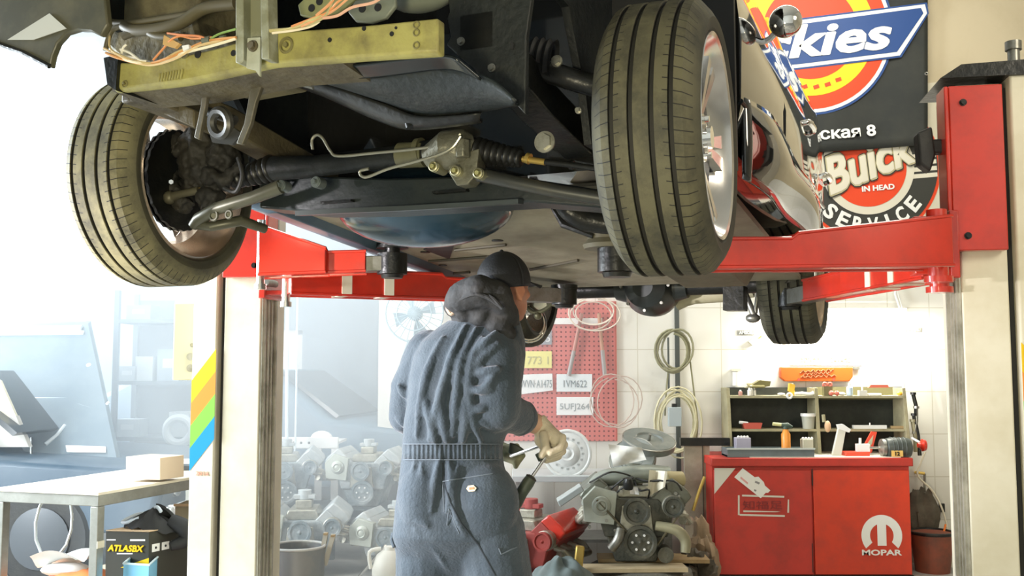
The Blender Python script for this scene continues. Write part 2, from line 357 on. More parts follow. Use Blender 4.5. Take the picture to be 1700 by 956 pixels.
def swing_arm(t, S, hinge, tip, z, zt, h0, h1, w0, w1, padz, strap=False):
    hz_, tp = V((hinge[0], hinge[1], z)), V((tip[0], tip[1], zt)); d = (tp-hz_); d.z = 0; L = d.length; d.normalize(); nrm = V((-d.y, d.x, 0))
    def sec(k, hh, ww):
        zb_ = (z-h0/2)+((zt-h1/2)-(z-h0/2))*k; p = hz_+(tp-hz_)*k; p.z = zb_+hh/2; return [p+nrm*ww/2+V((0, 0, hh/2)), p-nrm*ww/2+V((0, 0, hh/2)), p-nrm*ww/2-V((0, 0, hh/2)), p+nrm*ww/2-V((0, 0, hh/2))]
    m = MB(); m.loft([sec(.0, h0, w0), sec(.50, h1*1.20, w0), sec(.515, h1*1.02, w1*1.15), sec(.80, h1*1.0, w1*1.12)])
    a = part('swing_arm', m, redp, t, sp=CARM, bev=.004)
    lip = MB()
    for sg in (1, -1):
        for zz in (.5, -.5):
            q = [sec(0, h0, w0), sec(.50, h1*1.20, w0), sec(.515, h1*1.02, w1*1.15), sec(.80, h1*1.0, w1*1.12)]
            idx = {(1, .5): 0, (-1, .5): 1, (-1, -.5): 2, (1, -.5): 3}[(sg, zz)]
            lip.tube([r_[idx] for r_ in q], .006, 6)
    part('edge_weld', lip, redp, a, sp=CARM)
    part('inner_slide', MB().loft([sec(.70, h1*.8, w1*.85), sec(1.0, h1*.75, w1*.8)]), greymet, a, sp=CARM, bev=.003)
    pd = MB().cyl((tp.x, tp.y, zt-.05), (tp.x, tp.y, zt+.03), .058, n=24).cyl((tp.x, tp.y, zt+.03), (tp.x, tp.y, padz), .030, n=20).cyl((tp.x, tp.y, padz-.02), (tp.x, tp.y, padz), .062, n=24)
    pd.cyl((tp.x, tp.y, zt-.052), (tp.x, tp.y, zt-.065), .045, .040, n=24)
    part('lift_pad', pd, black_met, a, sp=CARM, ang=30)
    pr_ = .032 if S > 0 else .016
    pn = MB().cyl((hinge[0], hinge[1], z-h0*.5-.03), (hinge[0], hinge[1], z+h0*.5+.03), pr_, n=24)
    pn.cyl((hinge[0], hinge[1], z-h0*.5-.05), (hinge[0], hinge[1], z-h0*.5-.03), pr_*1.4, n=24)
    part('hinge_pin', pn, redp if S > 0 else brightmet, a, sp=CARM)
    if strap:
        for k in (.16, .30):
            s2 = MB().loft([[p+(p-(hz_+(tp-hz_)*k)).normalized()*.006 for p in sec(k, h0*.9, w0)], [p+(p-(hz_+(tp-hz_)*k)).normalized()*.006 for p in sec(k+.03, h0*.88, w0)]])
            part('tape_wrap', s2, cream, a, sp=CARM, label='pale tape wrapped round the arm')
    return a
HR = C(1556, 400, z=1.775); HL = C(433, 440, z=1.75)
swing_arm(RC[0], 1, (HR.x, HR.y), (.47, .56), 1.768, 1.69, .160, .085, .15, .11, 1.79)
swing_arm(RC[0], 1, (HR.x, HR.y+.16), (.72, 2.25), 1.725, 1.68, .12, .085, .13, .10, 1.75, strap=True)
swing_arm(LC[0], -1, (HL.x, HL.y), (-.60, 1.06), 1.80, 1.77, .185, .075, .15, .10, 1.84)
swing_arm(LC[0], -1, (HL.x, HL.y+.16), (-.25, 2.0), 1.70, 1.70, .10, .085, .13, .10, 1.74, strap=True)
lpad = MB().box((-.06, .03, 2.13), (.06, .05, .05)).prism([(-.125, .0, 2.18), (-.075, .0, 2.20), (-.065, .0, 2.10), (-.085, .0, 2.04), (-.120, .0, 2.07)], (0, .07, 0))
RC[2]('door_guard', lpad, black_rub, bev=.008)
# lift control box on the left column
cb = thing('control_box', 'beige wall control box with two round knobs beside the left column', 'control box', W(300, 632, 4.62))
part('enclosure', boxW(MB(), 289, 503, 334, 631, 4.60, .12), mat('box_beige', (.50, .46, .30), .55), cb, bev=.006)
for py in (592, 611): part('knob', MB().cyl(W(316, py, 4.60), W(316, py, 4.575), .017, n=20).cyl(W(316, py, 4.575), W(316, py, 4.57), .010), greymet, cb)
part('bracket', MB().box(W(335, 560, 4.64)+V((0, 0.02, 0)), (.12, .05, .05)), cream, cb)
nm = MB(); text(nm, 'C', W(318, 573, 4.599), .012, .018); part('lettering', nm, greymet, cb)
# small red sticker print on the left column
st = MB(); text(st, '2016', LC[1] @ V((-.25, -.0165, .905)), .06, .018, right=(cos(PSI), -sin(PSI), 0)); part('sticker_print', st, mat('faded_red', (.8, .35, .25), .6), LC[0])
# ================================================================== RAISED CAR (built in its own frame: x to the right-hand side, y to the tail)
car = thing('car', 'black car raised on the lift with stripped front end, seen from below', 'car', CO, -TH)
def cpart(name, mb, m, label=None, par=None, bev=0, ang=35, kind=None): return part(name, mb, m, par or car, label, CARM, bev, ang, kind)
# ---- tyre material: tread blocks run round the axle
def tyre_mat(name, base, dust, sipes):
    m = mat(name, base, .72); nt = m.node_tree; n = nt.nodes; b = n['Principled BSDF']; L = nt.links
    tc = n.new('ShaderNodeTexCoord'); s = n.new('ShaderNodeSeparateXYZ'); L.new(tc.outputs['Object'], s.inputs[0])
    at = n.new('ShaderNodeMath'); at.operation = 'ARCTAN2'; L.new(s.outputs['Y'], at.inputs[0]); L.new(s.outputs['Z'], at.inputs[1])
    ml = n.new('ShaderNodeMath'); ml.operation = 'MULTIPLY'; ml.inputs[1].default_value = sipes/(2*pi); L.new(at.outputs[0], ml.inputs[0])
    ax = n.new('ShaderNodeMath'); ax.operation = 'ABSOLUTE'; L.new(s.outputs['X'], ax.inputs[0])
    mm = n.new('ShaderNodeMath'); mm.operation = 'MULTIPLY_ADD'; mm.inputs[1].default_value = 7.0; L.new(ax.outputs[0], mm.inputs[0]); L.new(ml.outputs[0], mm.inputs[2])
    fr = n.new('ShaderNodeMath'); fr.operation = 'FRACT'; L.new(mm.outputs[0], fr.inputs[0])
    pp = n.new('ShaderNodeMath'); pp.operation = 'LESS_THAN'; pp.inputs[1].default_value = .09; L.new(fr.outputs[0], pp.inputs[0])
    gt = n.new('ShaderNodeMath'); gt.operation = 'GREATER_THAN'; gt.inputs[1].default_value = .045; L.new(ax.outputs[0], gt.inputs[0])
    rad = n.new('ShaderNodeVectorMath'); rad.operation = 'LENGTH'; cyz = n.new('ShaderNodeCombineXYZ'); L.new(s.outputs['Y'], cyz.inputs[0]); L.new(s.outputs['Z'], cyz.inputs[1]); L.new(cyz.outputs[0], rad.inputs[0])
    tr = n.new('ShaderNodeMath'); tr.operation = 'GREATER_THAN'; tr.inputs[1].default_value = .288; L.new(rad.outputs['Value'], tr.inputs[0])
    m1 = n.new('ShaderNodeMath'); m1.operation = 'MULTIPLY'; L.new(pp.outputs[0], m1.inputs[0]); L.new(gt.outputs[0], m1.inputs[1])
    m2a = n.new('ShaderNodeMath'); m2a.operation = 'MULTIPLY'; L.new(m1.outputs[0], m2a.inputs[0]); L.new(tr.outputs[0], m2a.inputs[1])
    g1 = n.new('ShaderNodeMath'); g1.operation = 'LESS_THAN'; g1.inputs[1].default_value = .3115; L.new(rad.outputs['Value'], g1.inputs[0])
    g2 = n.new('ShaderNodeMath'); g2.operation = 'LESS_THAN'; g2.inputs[1].default_value = .072; L.new(ax.outputs[0], g2.inputs[0])
    g3 = n.new('ShaderNodeMath'); g3.operation = 'MULTIPLY'; L.new(g1.outputs[0], g3.inputs[0]); L.new(g2.outputs[0], g3.inputs[1])
    m2 = n.new('ShaderNodeMath'); m2.operation = 'MAXIMUM'; L.new(m2a.outputs[0], m2.inputs[0]); L.new(g3.outputs[0], m2.inputs[1])
    nz = n.new('ShaderNodeTexNoise'); nz.inputs['Scale'].default_value = 9; nz.inputs['Detail'].default_value = 9; nz.inputs['Roughness'].default_value = .7; L.new(tc.outputs['Object'], nz.inputs['Vector'])
    rp = n.new('ShaderNodeMapRange'); rp.inputs['From Min'].default_value = .30; rp.inputs['From Max'].default_value = .60; L.new(nz.outputs['Fac'], rp.inputs['Value'])
    dm = n.new('ShaderNodeMath'); dm.operation = 'MULTIPLY'; L.new(rp.outputs[0], dm.inputs[0])
    tr2 = n.new('ShaderNodeMapRange'); tr2.inputs['From Min'].default_value = .255; tr2.inputs['From Max'].default_value = .30; tr2.inputs['To Min'].default_value = .15; L.new(rad.outputs['Value'], tr2.inputs['Value']); L.new(tr2.outputs[0], dm.inputs[1])
    mx = n.new('ShaderNodeMix'); mx.data_type = 'RGBA'; mx.inputs['A'].default_value = tuple(base)+(1,); mx.inputs['B'].default_value = tuple(dust)+(1,); L.new(dm.outputs[0], mx.inputs['Factor'])
    mk = n.new('ShaderNodeMix'); mk.data_type = 'RGBA'; mk.inputs['B'].default_value = (.015, .014, .01, 1); L.new(m2.outputs[0], mk.inputs['Factor']); L.new(mx.outputs['Result'], mk.inputs['A'])
    L.new(mk.outputs['Result'], b.inputs['Base Color'])
    sb = n.new('ShaderNodeMath'); sb.operation = 'SUBTRACT'; L.new(nz.outputs['Fac'], sb.inputs[0]); L.new(m2.outputs[0], sb.inputs[1])
    bp = n.new('ShaderNodeBump'); bp.inputs['Strength'].default_value = .5; bp.inputs['Distance'].default_value = .004; L.new(sb.outputs[0], bp.inputs['Height']); L.new(bp.outputs['Normal'], b.inputs['Normal'])
    return m
tyrem = tyre_mat('tyre_tread', (.040, .038, .026), (.235, .21, .105), 74)
tyrem2 = tyre_mat('tyre_tread_rear', (.030, .030, .024), (.09, .085, .05), 74)
rimin = mat('rim_barrel', (.62, .50, .38), .25, .85, dirt=(.25, .16, .09), dscale=7, dmix=.5)
rimout = mat('rim_face', (.80, .79, .77), .16, .95)
def wheel_mesh(mt, RR=.315, wd=.215, rr=.232):
    h = wd/2; pr = [(-h+.012, rr), (-h-.004, rr+.012), (-h-.008, rr+.035), (-h+.002, RR-.030), (-h+.022, RR-.006)]
    xs = [-.062, -.022, .022, .062]
    for x in xs:
        pr += [(x-.0060, RR), (x-.0045, RR-.010), (x+.0045, RR-.010), (x+.0060, RR)]
    pr += [(h-.022, RR-.006), (h-.002, RR-.030), (h+.008, rr+.035), (h+.004, rr+.012), (h-.012, rr), (0, rr-.008)]
    t = MB().lathe(pr, (0, 0, 0), (1, 0, 0), 96, closed=True)
    b = MB().lathe([(-h+.004, rr+.006), (-h+.0, rr-.002), (-h+.02, rr-.012), (-.05, rr-.022), (-.01, rr-.045), (h-.05, rr-.042), (h-.02, rr-.014), (h+.0, rr-.004), (h+.004, rr+.004), (h-.006, rr+.008), (-h+.008, rr+.01)], (0, 0, 0), (1, 0, 0), 72, closed=True)
    sp_ = MB()
    for k in range(5):
        a = 2*pi*k/5+.3
        for da in (-.09, .09):
            r0, r1 = .055, rr-.035; p = []
            def P(x, r, an): return V((x, r*sin(an), r*cos(an)))
            w0, w1 = .38, .085
            n0 = [P(h-.062, r0, a+da*.5-w0*.35), P(h-.062, r0, a+da*.5+w0*.35), P(h-.040, r1, a+da*1.6+w1), P(h-.040, r1, a+da*1.6-w1)]
            n1 = [q+V((.022, 0, 0)) for q in n0]; sp_.hexa(n1+n0)
    sp_.cyl((h-.07, 0, 0), (h-.03, 0, 0), .062, .055, n=32)
    cp = MB().cyl((h-.032, 0, 0), (h-.012, 0, 0), .030, .026, n=28)
    nuts = MB()
    for k in range(5): nuts.cyl((h-.035, .044*sin(k*2*pi/5), .044*cos(k*2*pi/5)), (h-.018, .044*sin(k*2*pi/5), .044*cos(k*2*pi/5)), .008, n=6)
    disc = MB()      # vented disc with wavy rim, on the inner side
    n = 60; o_ = [V((-.055, (.148+.004*(k % 2))*sin(2*pi*k/n), (.148+.004*(k % 2))*cos(2*pi*k/n))) for k in range(n)]
    disc.prism(o_, (.010, 0, 0)); disc.prism([p+V((.018, 0, 0)) for p in o_], (.008, 0, 0)); disc.cyl((-.05, 0, 0), (.0, 0, 0), .075, n=24)
    return [('wheel', t, mt), ('rim', b, rimin), ('spokes', sp_, rimout), ('centre_cap', cp, chrome), ('wheel_nuts', nuts, chrome), ('brake_disc', disc, black_met)]
def place_wheel(parts, loc, steer=0, flip=False, camb=0):
    T = M.Translation(V(loc)) @ M.Rotation(steer, 4, 'Z') @ M.Rotation(camb, 4, 'Y') @ (M.Rotation(pi, 4, 'Z') if flip else ID)
    base = None
    for nm_, mb, m in parts:
        me = bpy.data.meshes.get('m_'+nm_+m.name)
        if me is None:
            me = mkmesh('m_'+nm_+m.name, mb, m, ID); shade(me, 30)
        o = bpy.data.objects.new(nm_, me); COL.objects.link(o)
        if base is None: o.parent = car; o.matrix_local = T; base = o
        else: o.parent = base
    return base
WP = wheel_mesh(tyrem)
fr_c = C(1112, 233, u=.775); fl_c = C(264, 306, u=-.775)
print('wheels', fr_c, fl_c)
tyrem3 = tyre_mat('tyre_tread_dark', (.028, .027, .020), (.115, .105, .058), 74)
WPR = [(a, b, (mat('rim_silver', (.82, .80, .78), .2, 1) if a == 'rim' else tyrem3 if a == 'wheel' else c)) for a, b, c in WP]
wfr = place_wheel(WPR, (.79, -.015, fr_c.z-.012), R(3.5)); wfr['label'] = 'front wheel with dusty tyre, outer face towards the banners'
wfl = place_wheel(WP, (-.77, .03, fl_c.z+.012), R(4), True); wfl['label'] = 'front wheel whose brake and inner rim are open to view'
WP2 = wheel_mesh(tyrem2, wd=.235)
place_wheel(WP2, (.70, 2.5, 1.785), 0)['label'] = 'rear wheel beyond the red lift arm'
place_wheel(WP2, (-.70, 2.5, 1.785), 0, True)['label'] = 'rear wheel mostly behind the mechanic'
# ---- front cross member, olive, slightly dropped lower flange
def beamsec(v, px, yt, yb): a, b = C(px, yt, v=v), C(px, yb, v=v); return a, b
vb = -.55
secs = []
for px, yt, yb in ((174, 98, 143), (188, 104, 150), (230, 104, 146), (300, 94, 138), (360, 80, 126), (450, 54, 107), (600, 43, 96), (727, 30, 88)):
    a, b = beamsec(vb, px, yt, yb)
    dv = .03
    secs.append([a, b+V((0, 0, .004)), b+V((0, .012, -.002)), b+V((0, dv, .0)), a+V((0, dv, .0))])
secs[0] = [p+V((0, .03, 0)) for p in secs[0]]
bm_ = cpart('front_crossmember', MB().loft(secs), olive, 'olive primed front cross beam', bev=.004)
low = MB()
ptsL = [C(x, y, v=vb+.02) for x, y in ((186, 151), (300, 139), (450, 108), (560, 99))]
ptsR = [p+V((0, .13, -.012)) for p in ptsL]
low.loft([[ptsL[i], ptsR[i], ptsR[i]+V((0, 0, .02)), ptsL[i]+V((0, 0, .02))] for i in range(4)])
cpart('lower_flange', low, brown, 'dirty brown flange under the olive beam', par=bm_)
hl = MB()
for px, py, r in ((547, 66, .005), (604, 47, .005), (650, 56, .005), (657, 46, .003), (328, 90, .009), (387, 88, .007)): 
    c_ = C(px, py, v=vb-.0015); hl.cyl(c_, c_+V((0, .004, 0)), r, n=16)
cpart('bolt_holes', hl, blackp, par=bm_)
rg = MB()
for px, py, r in ((475, 75, .019), (306, 88, .014), (207, 139, .009)):
    c_ = C(px, py, v=vb-.002); rg.torus(c_, (0, 1, 0), r*.8, r*.18, 24, 6); rg.cyl(c_, c_+V((0, -.006, 0)), r*.32, n=6)
for py in (41, 54, 75):
    c_ = C(691, py, v=vb-.002); rg.torus(c_, (0, 1, 0), .0065, .0018, 16, 6)
cpart('stud_rings', rg, mat('olive_dark', (.18, .16, .06), .5), par=bm_)
# end plate of the beam and the bracket in front of it
ep = MB().prism(pC([(172, 96), (196, 90), (192, 150), (178, 140)], vb-.01), (0, .14, 0)); cpart('end_plate', ep, black_met, par=bm_)
vk = vb-.035
br = MB().prism(pC([(391, -12), (404, -12), (404, 100), (398, 106), (391, 104)], vk), (0, .035, 0))
br.prism(pC([(432, -12), (444, -12), (446, 98), (434, 98)], vk), (0, .035, 0)); br.prism(pC([(391, -12), (444, -12), (444, 68), (391, 74)], vk+.024), (0, .010, 0))
bk = cpart('hood_latch_support', br, mat('bracket_grey', (.20, .20, .12), .5, dirt=(.45, .47, .38), dscale=12, dmix=.8), 'grey green bracket bolted over the beam', bev=.002)
tb = MB().prism(pC([(411, 63), (432, 62), (431, 127), (423, 116), (409, 113)], vk+.004), (0, .006, 0)); cpart('bracket_tab', tb, mat('pale_primer', (.42, .43, .33), .5, dirt=(.2, .2, .12), dscale=20), par=bk)
cpart('bracket_bolt', MB().hexbolt(C(421, 77, v=vk+.004), (0, -1, 0), .009, .012), brown, par=bk)
# corrugated smear of sealant
sl_ = MB()
for k in range(9):
    x = 263+k*4.6; sl_.tube([C(x, 135-k*.6, v=vb-.003), C(x+2, 128-k*.9, v=vb-.004), C(x+3, 122-k*.9, v=vb-.003)], .0028, 6)
cpart('sealant_bead', sl_, olive, par=bm_)
# ---- radiator support corner with hoses
rs = MB(); 
out_ = [(150, -20), (335, -20), (322, 30), (330, 60), (392, 66), (388, 100), (300, 118), (200, 98), (178, 78), (168, 55), (150, 20)]
rs.prism(pC(out_, -.42), (0, .30, 0)); cpart('radiator_support', rs, mat('caked_brown', (.17, .145, .075), .7, dirt=(.05, .042, .025), dscale=9, dmix=.8, bump=.6, bscale=25), 'dirt-caked radiator support panel', bev=.01)
for pts, r in (([(392, 6), (340, 14), (300, 38), (262, 48), (225, 50), (206, 42)], .0145), ([(300, 62), (262, 60), (236, 50), (205, 60)], .010), ([(325, 22), (262, 32), (220, 38), (183, 36), (168, 28)], .008), ([(206, 42), (186, 50), (178, 70), (175, 84)], .007)):
    cpart('hose', MB().tube([C(x, y, v=-.47) for x, y in pts], r, 12, smooth=6), rubberhose)
wires = [((.62, .30, .10), [(176, 88), (196, 96), (240, 106), (280, 96), (310, 82), (345, 68), (392, 62)]), ((.68, .50, .26), [(172, 80), (210, 98), (248, 108), (290, 98), (330, 76), (372, 66)]),
         ((.60, .46, .22), [(182, 60), (186, 84), (230, 102), (262, 103), (300, 84), (350, 72), (372, 70)]), ((.80, .72, .52), [(176, 88), (220, 102), (258, 104), (305, 88), (352, 76), (392, 64)]),
         ((.72, .30, .12), [(254, 100), (270, 82), (284, 66), (300, 60), (320, 64), (352, 62)]), ((.66, .24, .10), [(278, 55), (300, 58), (330, 60), (345, 66)]),
         ((.84, .80, .68), [(200, 82), (216, 88), (232, 100), (244, 102)]), ((.84, .80, .68), [(210, 74), (204, 80), (204, 92), (228, 96)]),
         ((.25, .40, .12), [(350, 64), (365, 56), (392, 48)]), ((.55, .48, .22), [(445, 52), (480, 48), (520, 32), (540, 24)]), ((.70, .30, .12), [(484, 44), (520, 30), (545, 20), (560, 4), (580, -10)]),
         ((.75, .38, .20), [(500, 44), (535, 28), (556, 16), (575, 0), (590, -12)]), ((.70, .40, .28), [(536, 30), (560, 26), (585, 12), (620, 4), (640, -10)]), ((.45, .40, .20), [(445, 50), (490, 46), (530, 34), (548, 14), (552, -10)]),
         ((.8, .7, .5), [(452, 55), (490, 50), (516, 44), (530, 36)]), ((.72, .34, .16), [(525, 26), (548, 6), (560, -12)])]
wm = {}
for k, (c_, pts) in enumerate(wires):
    cpart('wire', MB().tube([C(x, y, v=-.585+random.uniform(-.008, .008)) for x, y in pts], .0026 if k % 3 else .0032, 6, smooth=6), mat('wire_%d' % k, c_, .5))
cpart('wire_connector', MB().cyl(C(338, 68, v=-.585), C(350, 66, v=-.585), .009).cyl(C(366, 64, v=-.585), C(374, 63, v=-.585), .006), mat('grey_plug', (.12, .13, .09), .5))
cpart('wire_connector', MB().prism(pC([(272, 58), (298, 72), (290, 80), (270, 74)], -.59), (0, .008, 0)), mat('tan_plug', (.55, .34, .12), .6))
cpart('wire_connector', MB().prism(pC([(302, 76), (313, 74), (314, 80), (304, 85)], -.595), (0, .010, 0)), whitep)
# ---- bent corner piece of the fender at the far left
fc = [(-40, -20), (-40, 60), (0, 76), (40, 90), (82, 112), (86, 92), (94, 72), (108, 56), (128, 50), (150, 52), (166, 60), (178, 40), (172, -20)]
fo = cpart('fender_corner', MB().prism(pC(fc, -.62), (0, .018, 0)), mat('dark_trim', (.06, .058, .034), .4, dirt=(.14, .125, .07), dscale=8, dmix=.6), 'dark torn fender corner with a pale sticker', bev=.004)
cpart('sticker', MB().prism(pC([(12, 66), (82, 22), (110, 47), (55, 66)], -.623), (0, .002, 0)), mat('sticker_grey', (.55, .56, .52), .35), par=fo)
cpart('fender_lip', MB().tube([C(x, y, v=-.62) for x, y in ((-40, 58), (0, 74), (40, 88), (82, 110))], .006, 8), black_met, par=fo)
# grey plates behind the wires, top centre
for pts, v_, mm, lb in (([(494, 8), (512, -10), (600, -10), (560, 22), (520, 30), (498, 26)], -.40, mat('pale_olive', (.30, .31, .14), .5, dirt=(.1, .1, .05)), None), ([(577, 20), (590, 0), (655, -10), (656, 10), (640, 30), (615, 38), (590, 36)], -.42, mat('grey_bracket', (.20, .22, .17), .5, dirt=(.1, .1, .07)), None)):
    q = cpart('mounting_plate', MB().prism(pC(pts, v_), (0, .012, 0)), mm, bev=.003)
    h2 = MB()
    for (x, y) in (((601, 14), (627, 12)) if v_ < -.41 else ((517, 13), (530, 2))):
        c_ = C(x, y, v=v_-.002); h2.cyl(c_, c_+V((0, .004, 0)), .009, n=18)
    cpart('bolt_holes', h2, blackp, par=q)
cpart('washer_tank', MB().sph(C(700, -12, v=-.30), (.09, .05, .045), 20), mat('grey_bracket', (.2, .2, .2)))
# ---- engine bay shell: firewall, inner aprons, bonnet, so that nothing shines through from above
sh = MB(); sh.box((0, .80, 2.42), (1.62, .02, 1.0)); cpart('firewall', sh, dark_under)
cpart('bonnet', MB().box((0, -.05, 2.88), (1.62, 1.75, .03)), dark_under)
ap = MB().prism([(-.50, .14, 1.93), (-.50, .80, 1.93), (-.50, .80, 2.86), (-.50, -.5, 2.86), (-.50, -.5, 2.20), (-.50, -.02, 2.18), (-.50, .10, 2.05)], (-.02, 0, 0)); cpart('inner_apron', ap, dark_under)
rp_ = MB().prism(pC([(742, -20), (746, 20), (742, 30), (748, 62), (741, 74), (760, 92), (850, 166), (872, 190), (873, 60), (884, -20)], -.30), (0, .02, 0))
pnl = cpart('splash_panel', rp_, mat('panel_grey', (.008, .010, .009), .5, dirt=(.022, .025, .020), dscale=10, dmix=.7, bump=.3), 'dusty dark inner panel with torn edge', bev=.003)
for x, y in ((766, 69), (817, 113)): cpart('panel_bolt', MB().hexbolt(C(x, y, v=-.30), (0, -1, 0), .007, .010), greymet, par=pnl)
cpart('panel_slot', MB().prism(pC([(848, 70), (853, 72), (852, 82), (847, 81)], -.303), (0, .003, 0)), blackp, par=pnl)
cpart('inner_apron', MB().prism([(.52, .14, 1.93), (.52, .80, 1.93), (.52, .80, 2.86), (.52, -.5, 2.86), (.52, -.5, 2.30), (.52, -.02, 2.24), (.52, .10, 2.05)], (.02, 0, 0)), dark_under)
cpart('chassis_rail', MB().loft([[V((-.46, v, z)), V((-.38, v, z)), V((-.38, v, z+.07)), V((-.46, v, z+.07))] for v, z in ((-.46, 2.0), (-.15, 1.99), (.25, 1.93), (.8, 1.90))]), brown, bev=.005)
cpart('chassis_rail', MB().loft([[V((.38, v, z)), V((.47, v, z)), V((.47, v, z+.09)), V((.38, v, z+.09))] for v, z in ((-.30, 2.06), (.05, 1.99), (.35, 1.95), (.8, 1.88))]), black_met, bev=.005)
cpart('cross_tube', MB().tube([C(872, 105, v=-.05), C(905, 118, v=0), C(960, 135, v=.05), C(1010, 150, v=.05)], .028, 12), black_met)
cpart('rubber_boot', MB().lathe([(i*.009, .040+.008*(i % 2)) for i in range(8)], C(880, 92, v=-.02), (.9, .2, -.2), 24), black_rub)
for x, y, r in ((925, 102, .011), (961, 184, .006), (905, 236, .020)): cpart('bolt', MB().hexbolt(C(x, y, v=-.02), (0, -1, 0), r, .014), alu)
# ---- air deflector under the beam
def surf2(top, bot, v0, v1, name, m, bulge=.0, lab=None, lip=None):
    a = crom([C(x, y, v=v0) for x, y in top], 5); b = crom([C(x, y, v=v1) for x, y in bot], 5)
    n = min(len(a), len(b)); g = MB()
    def fn(s_, t_):
        k = min(int(s_*(n-1)+1e-6), n-1); return a[k].lerp(b[k], t_)+V((0, -bulge*sin(pi*t_), -bulge*.6*sin(pi*t_)))
    g.grid(fn, n-1, 8); o = cpart(name, g, m, lab); so = o.modifiers.new('s', 'SOLIDIFY'); so.thickness = .006
    if lip: cpart('rolled_lip', MB().tube(b, lip, 8), mat('gloss_lip', (.05, .055, .055), .18, .3), par=o)
    return o
glossb = mat('gloss_black', (.012, .016, .018), .2)
surf2([(546, 112), (600, 104), (727, 90), (760, 96)], [(546, 124), (620, 126), (740, 112), (800, 130)], -.47, -.42, 'upper_shroud', glossb)
surf2([(546, 122), (640, 124), (740, 112), (812, 128), (858, 166)], [(556, 138), (645, 170), (700, 190), (790, 184), (866, 168)], -.40, -.25, 'air_deflector', mat('deflector_teal', (.008, .013, .015), .45, dirt=(.018, .024, .023), dscale=14, dmix=.6, bump=.3), .02, 'dark teal air deflector', .005)
surf2([(470, 124), (540, 138), (640, 172), (700, 192), (800, 186)], [(468, 132), (540, 158), (630, 198), (690, 212), (800, 200)], -.27, -.22, 'lower_deflector', black_met, .01, None, .005)
cpart('deflector_clip', MB().cyl(C(676, 190, v=-.25), C(682, 212, v=-.25), .012, n=14), black_met)
cpart('deflector_stay', MB().tube([C(470, 132, v=-.28), C(520, 146, v=-.28)], .004, 8), greymet)
# hanging straps and tow plate
for pts in ([(336, 146), (345, 148), (340, 180), (334, 210), (330, 232), (322, 228), (328, 200), (333, 175)], [(418, 138), (436, 136), (424, 170), (416, 205), (402, 240), (392, 238), (405, 205), (412, 165)]):
    cpart('hanging_strap', MB().prism(pC(pts, -.44), (0, .012, 0)), mat('strap_metal', (.10, .09, .06), .5, .3, dirt=(.22, .20, .17), dscale=20), bev=.002)
tw = MB(); c0 = C(366, 205, v=-.40); tw.torus(c0, (.15, 1, .2), .030, .012, 28, 8); tw.prism(pC([(345, 212), (352, 236), (385, 240), (402, 222), (388, 212), (366, 228)], -.40), (0, .01, 0)); tw.cyl(C(390, 200, v=-.38), C(345, 185, v=-.38), .012)
cpart('tow_eye', tw, mat('tow_metal', (.035, .036, .035), .4, .3, dirt=(.08, .075, .06)))
cpart('support_strut', MB().loft([[C(x, y, v=-.35), C(x, y, v=-.35)+V((0, .06, 0)), C(x, y+w_, v=-.35)+V((0, .06, 0)), C(x, y+w_, v=-.35)] for x, y, w_ in ((206, 150, 22), (260, 158, 26), (322, 182, 30))]), brown, bev=.004)
# ---- steering rack
zr = 0
def cc(x, y, v=.02): return C(x, y, v=v)
ra = cpart('steering_rack', MB().tube([cc(455, 280), cc(520, 276), cc(640, 262), cc(720, 250), cc(790, 250)], [.036, .030, .029, .030, .034], 20), dark_under, bev=0)
cpart('rack_collar', MB().cyl(cc(664, 258), cc(706, 256), .034, n=24).cyl(cc(694, 254), cc(702, 253), .039, n=24), mat('collar_olive', (.12, .115, .06), .5, dirt=(.05, .05, .03)), par=ra)
gh = MB().tube([cc(712, 262, -.01), cc(742, 250, -.02), cc(775, 246, -.01), cc(788, 244, .0)], [.032, .052, .050, .030], 20)
gh.prism(pC([(742, 262), (795, 246), (790, 290), (776, 306), (758, 308), (744, 286)], -.04), (0, .05, 0)); gh.cyl(cc(744, 226, -.02), cc(748, 246, -.02), .022); gh.cyl(cc(768, 232, -.05), cc(768, 262, -.05), .020, n=6)
cpart('steering_gear_housing', gh, mat('cast_alu', (.17, .165, .12), .42, .4, dirt=(.09, .085, .05), dscale=16, dmix=.7, bump=.4), 'grey cast steering gear housing', par=ra, bev=.004)
for x, y, r in ((721, 277, .0125), (757, 284, .0125), (795, 288, .0125)):
    c_ = cc(x, y, -.055); cpart('mounting_bush', MB().lathe([(0, r*1.0), (.012, r*1.05), (.014, r*.8), (.006, r*.62), (.006, .001)], c_+V((0, .004, 0)), (0, -1, 0), 28).cyl(c_+V((0, .05, 0)), c_, r*1.1, n=24), mat('bush_alu', (.50, .48, .32), .35, .7, dirt=(.25, .22, .1)), par=ra)
    cpart('bolt_head', MB().cyl(c_, c_+V((0, -.014, 0)), r*.5, n=6), mat('bolt_yellow', (.50, .47, .20), .4, .6), par=ra)
for x, y, r in ((466, 308, .0135), (524, 302, .0135)):
    c_ = cc(x, y, -.04); cpart('bolt_head', MB().cyl(c_+V((0, .03, 0)), c_, r*1.15, n=26).cyl(c_, c_+V((0, -.003, 0)), r, n=26).cyl(c_, c_+V((0, -.014, 0)), r*.55, n=6), mat('bolt_grey', (.22, .25, .24), .35, .6), par=ra)
def boot(p, q, r0, r1, n): 
    p, q = V(p), V(q); L = (q-p).length; pr = []
    for i in range(n):
        rr_ = r0+(r1-r0)*i/(n-1); pr += [((i+.0)*L/n, rr_*.76), ((i+.3)*L/n, rr_), ((i+.6)*L/n, rr_), ((i+.9)*L/n, rr_*.76)]
    return MB().lathe(pr, p, q-p, 28, cap=True)
cpart('rack_boot', boot(cc(790, 250, .0), cc(868, 264, .0), .036, .024, 8), mat('boot_rubber', (.01, .01, .009), .38), 'ribbed black rubber boot', ang=60)
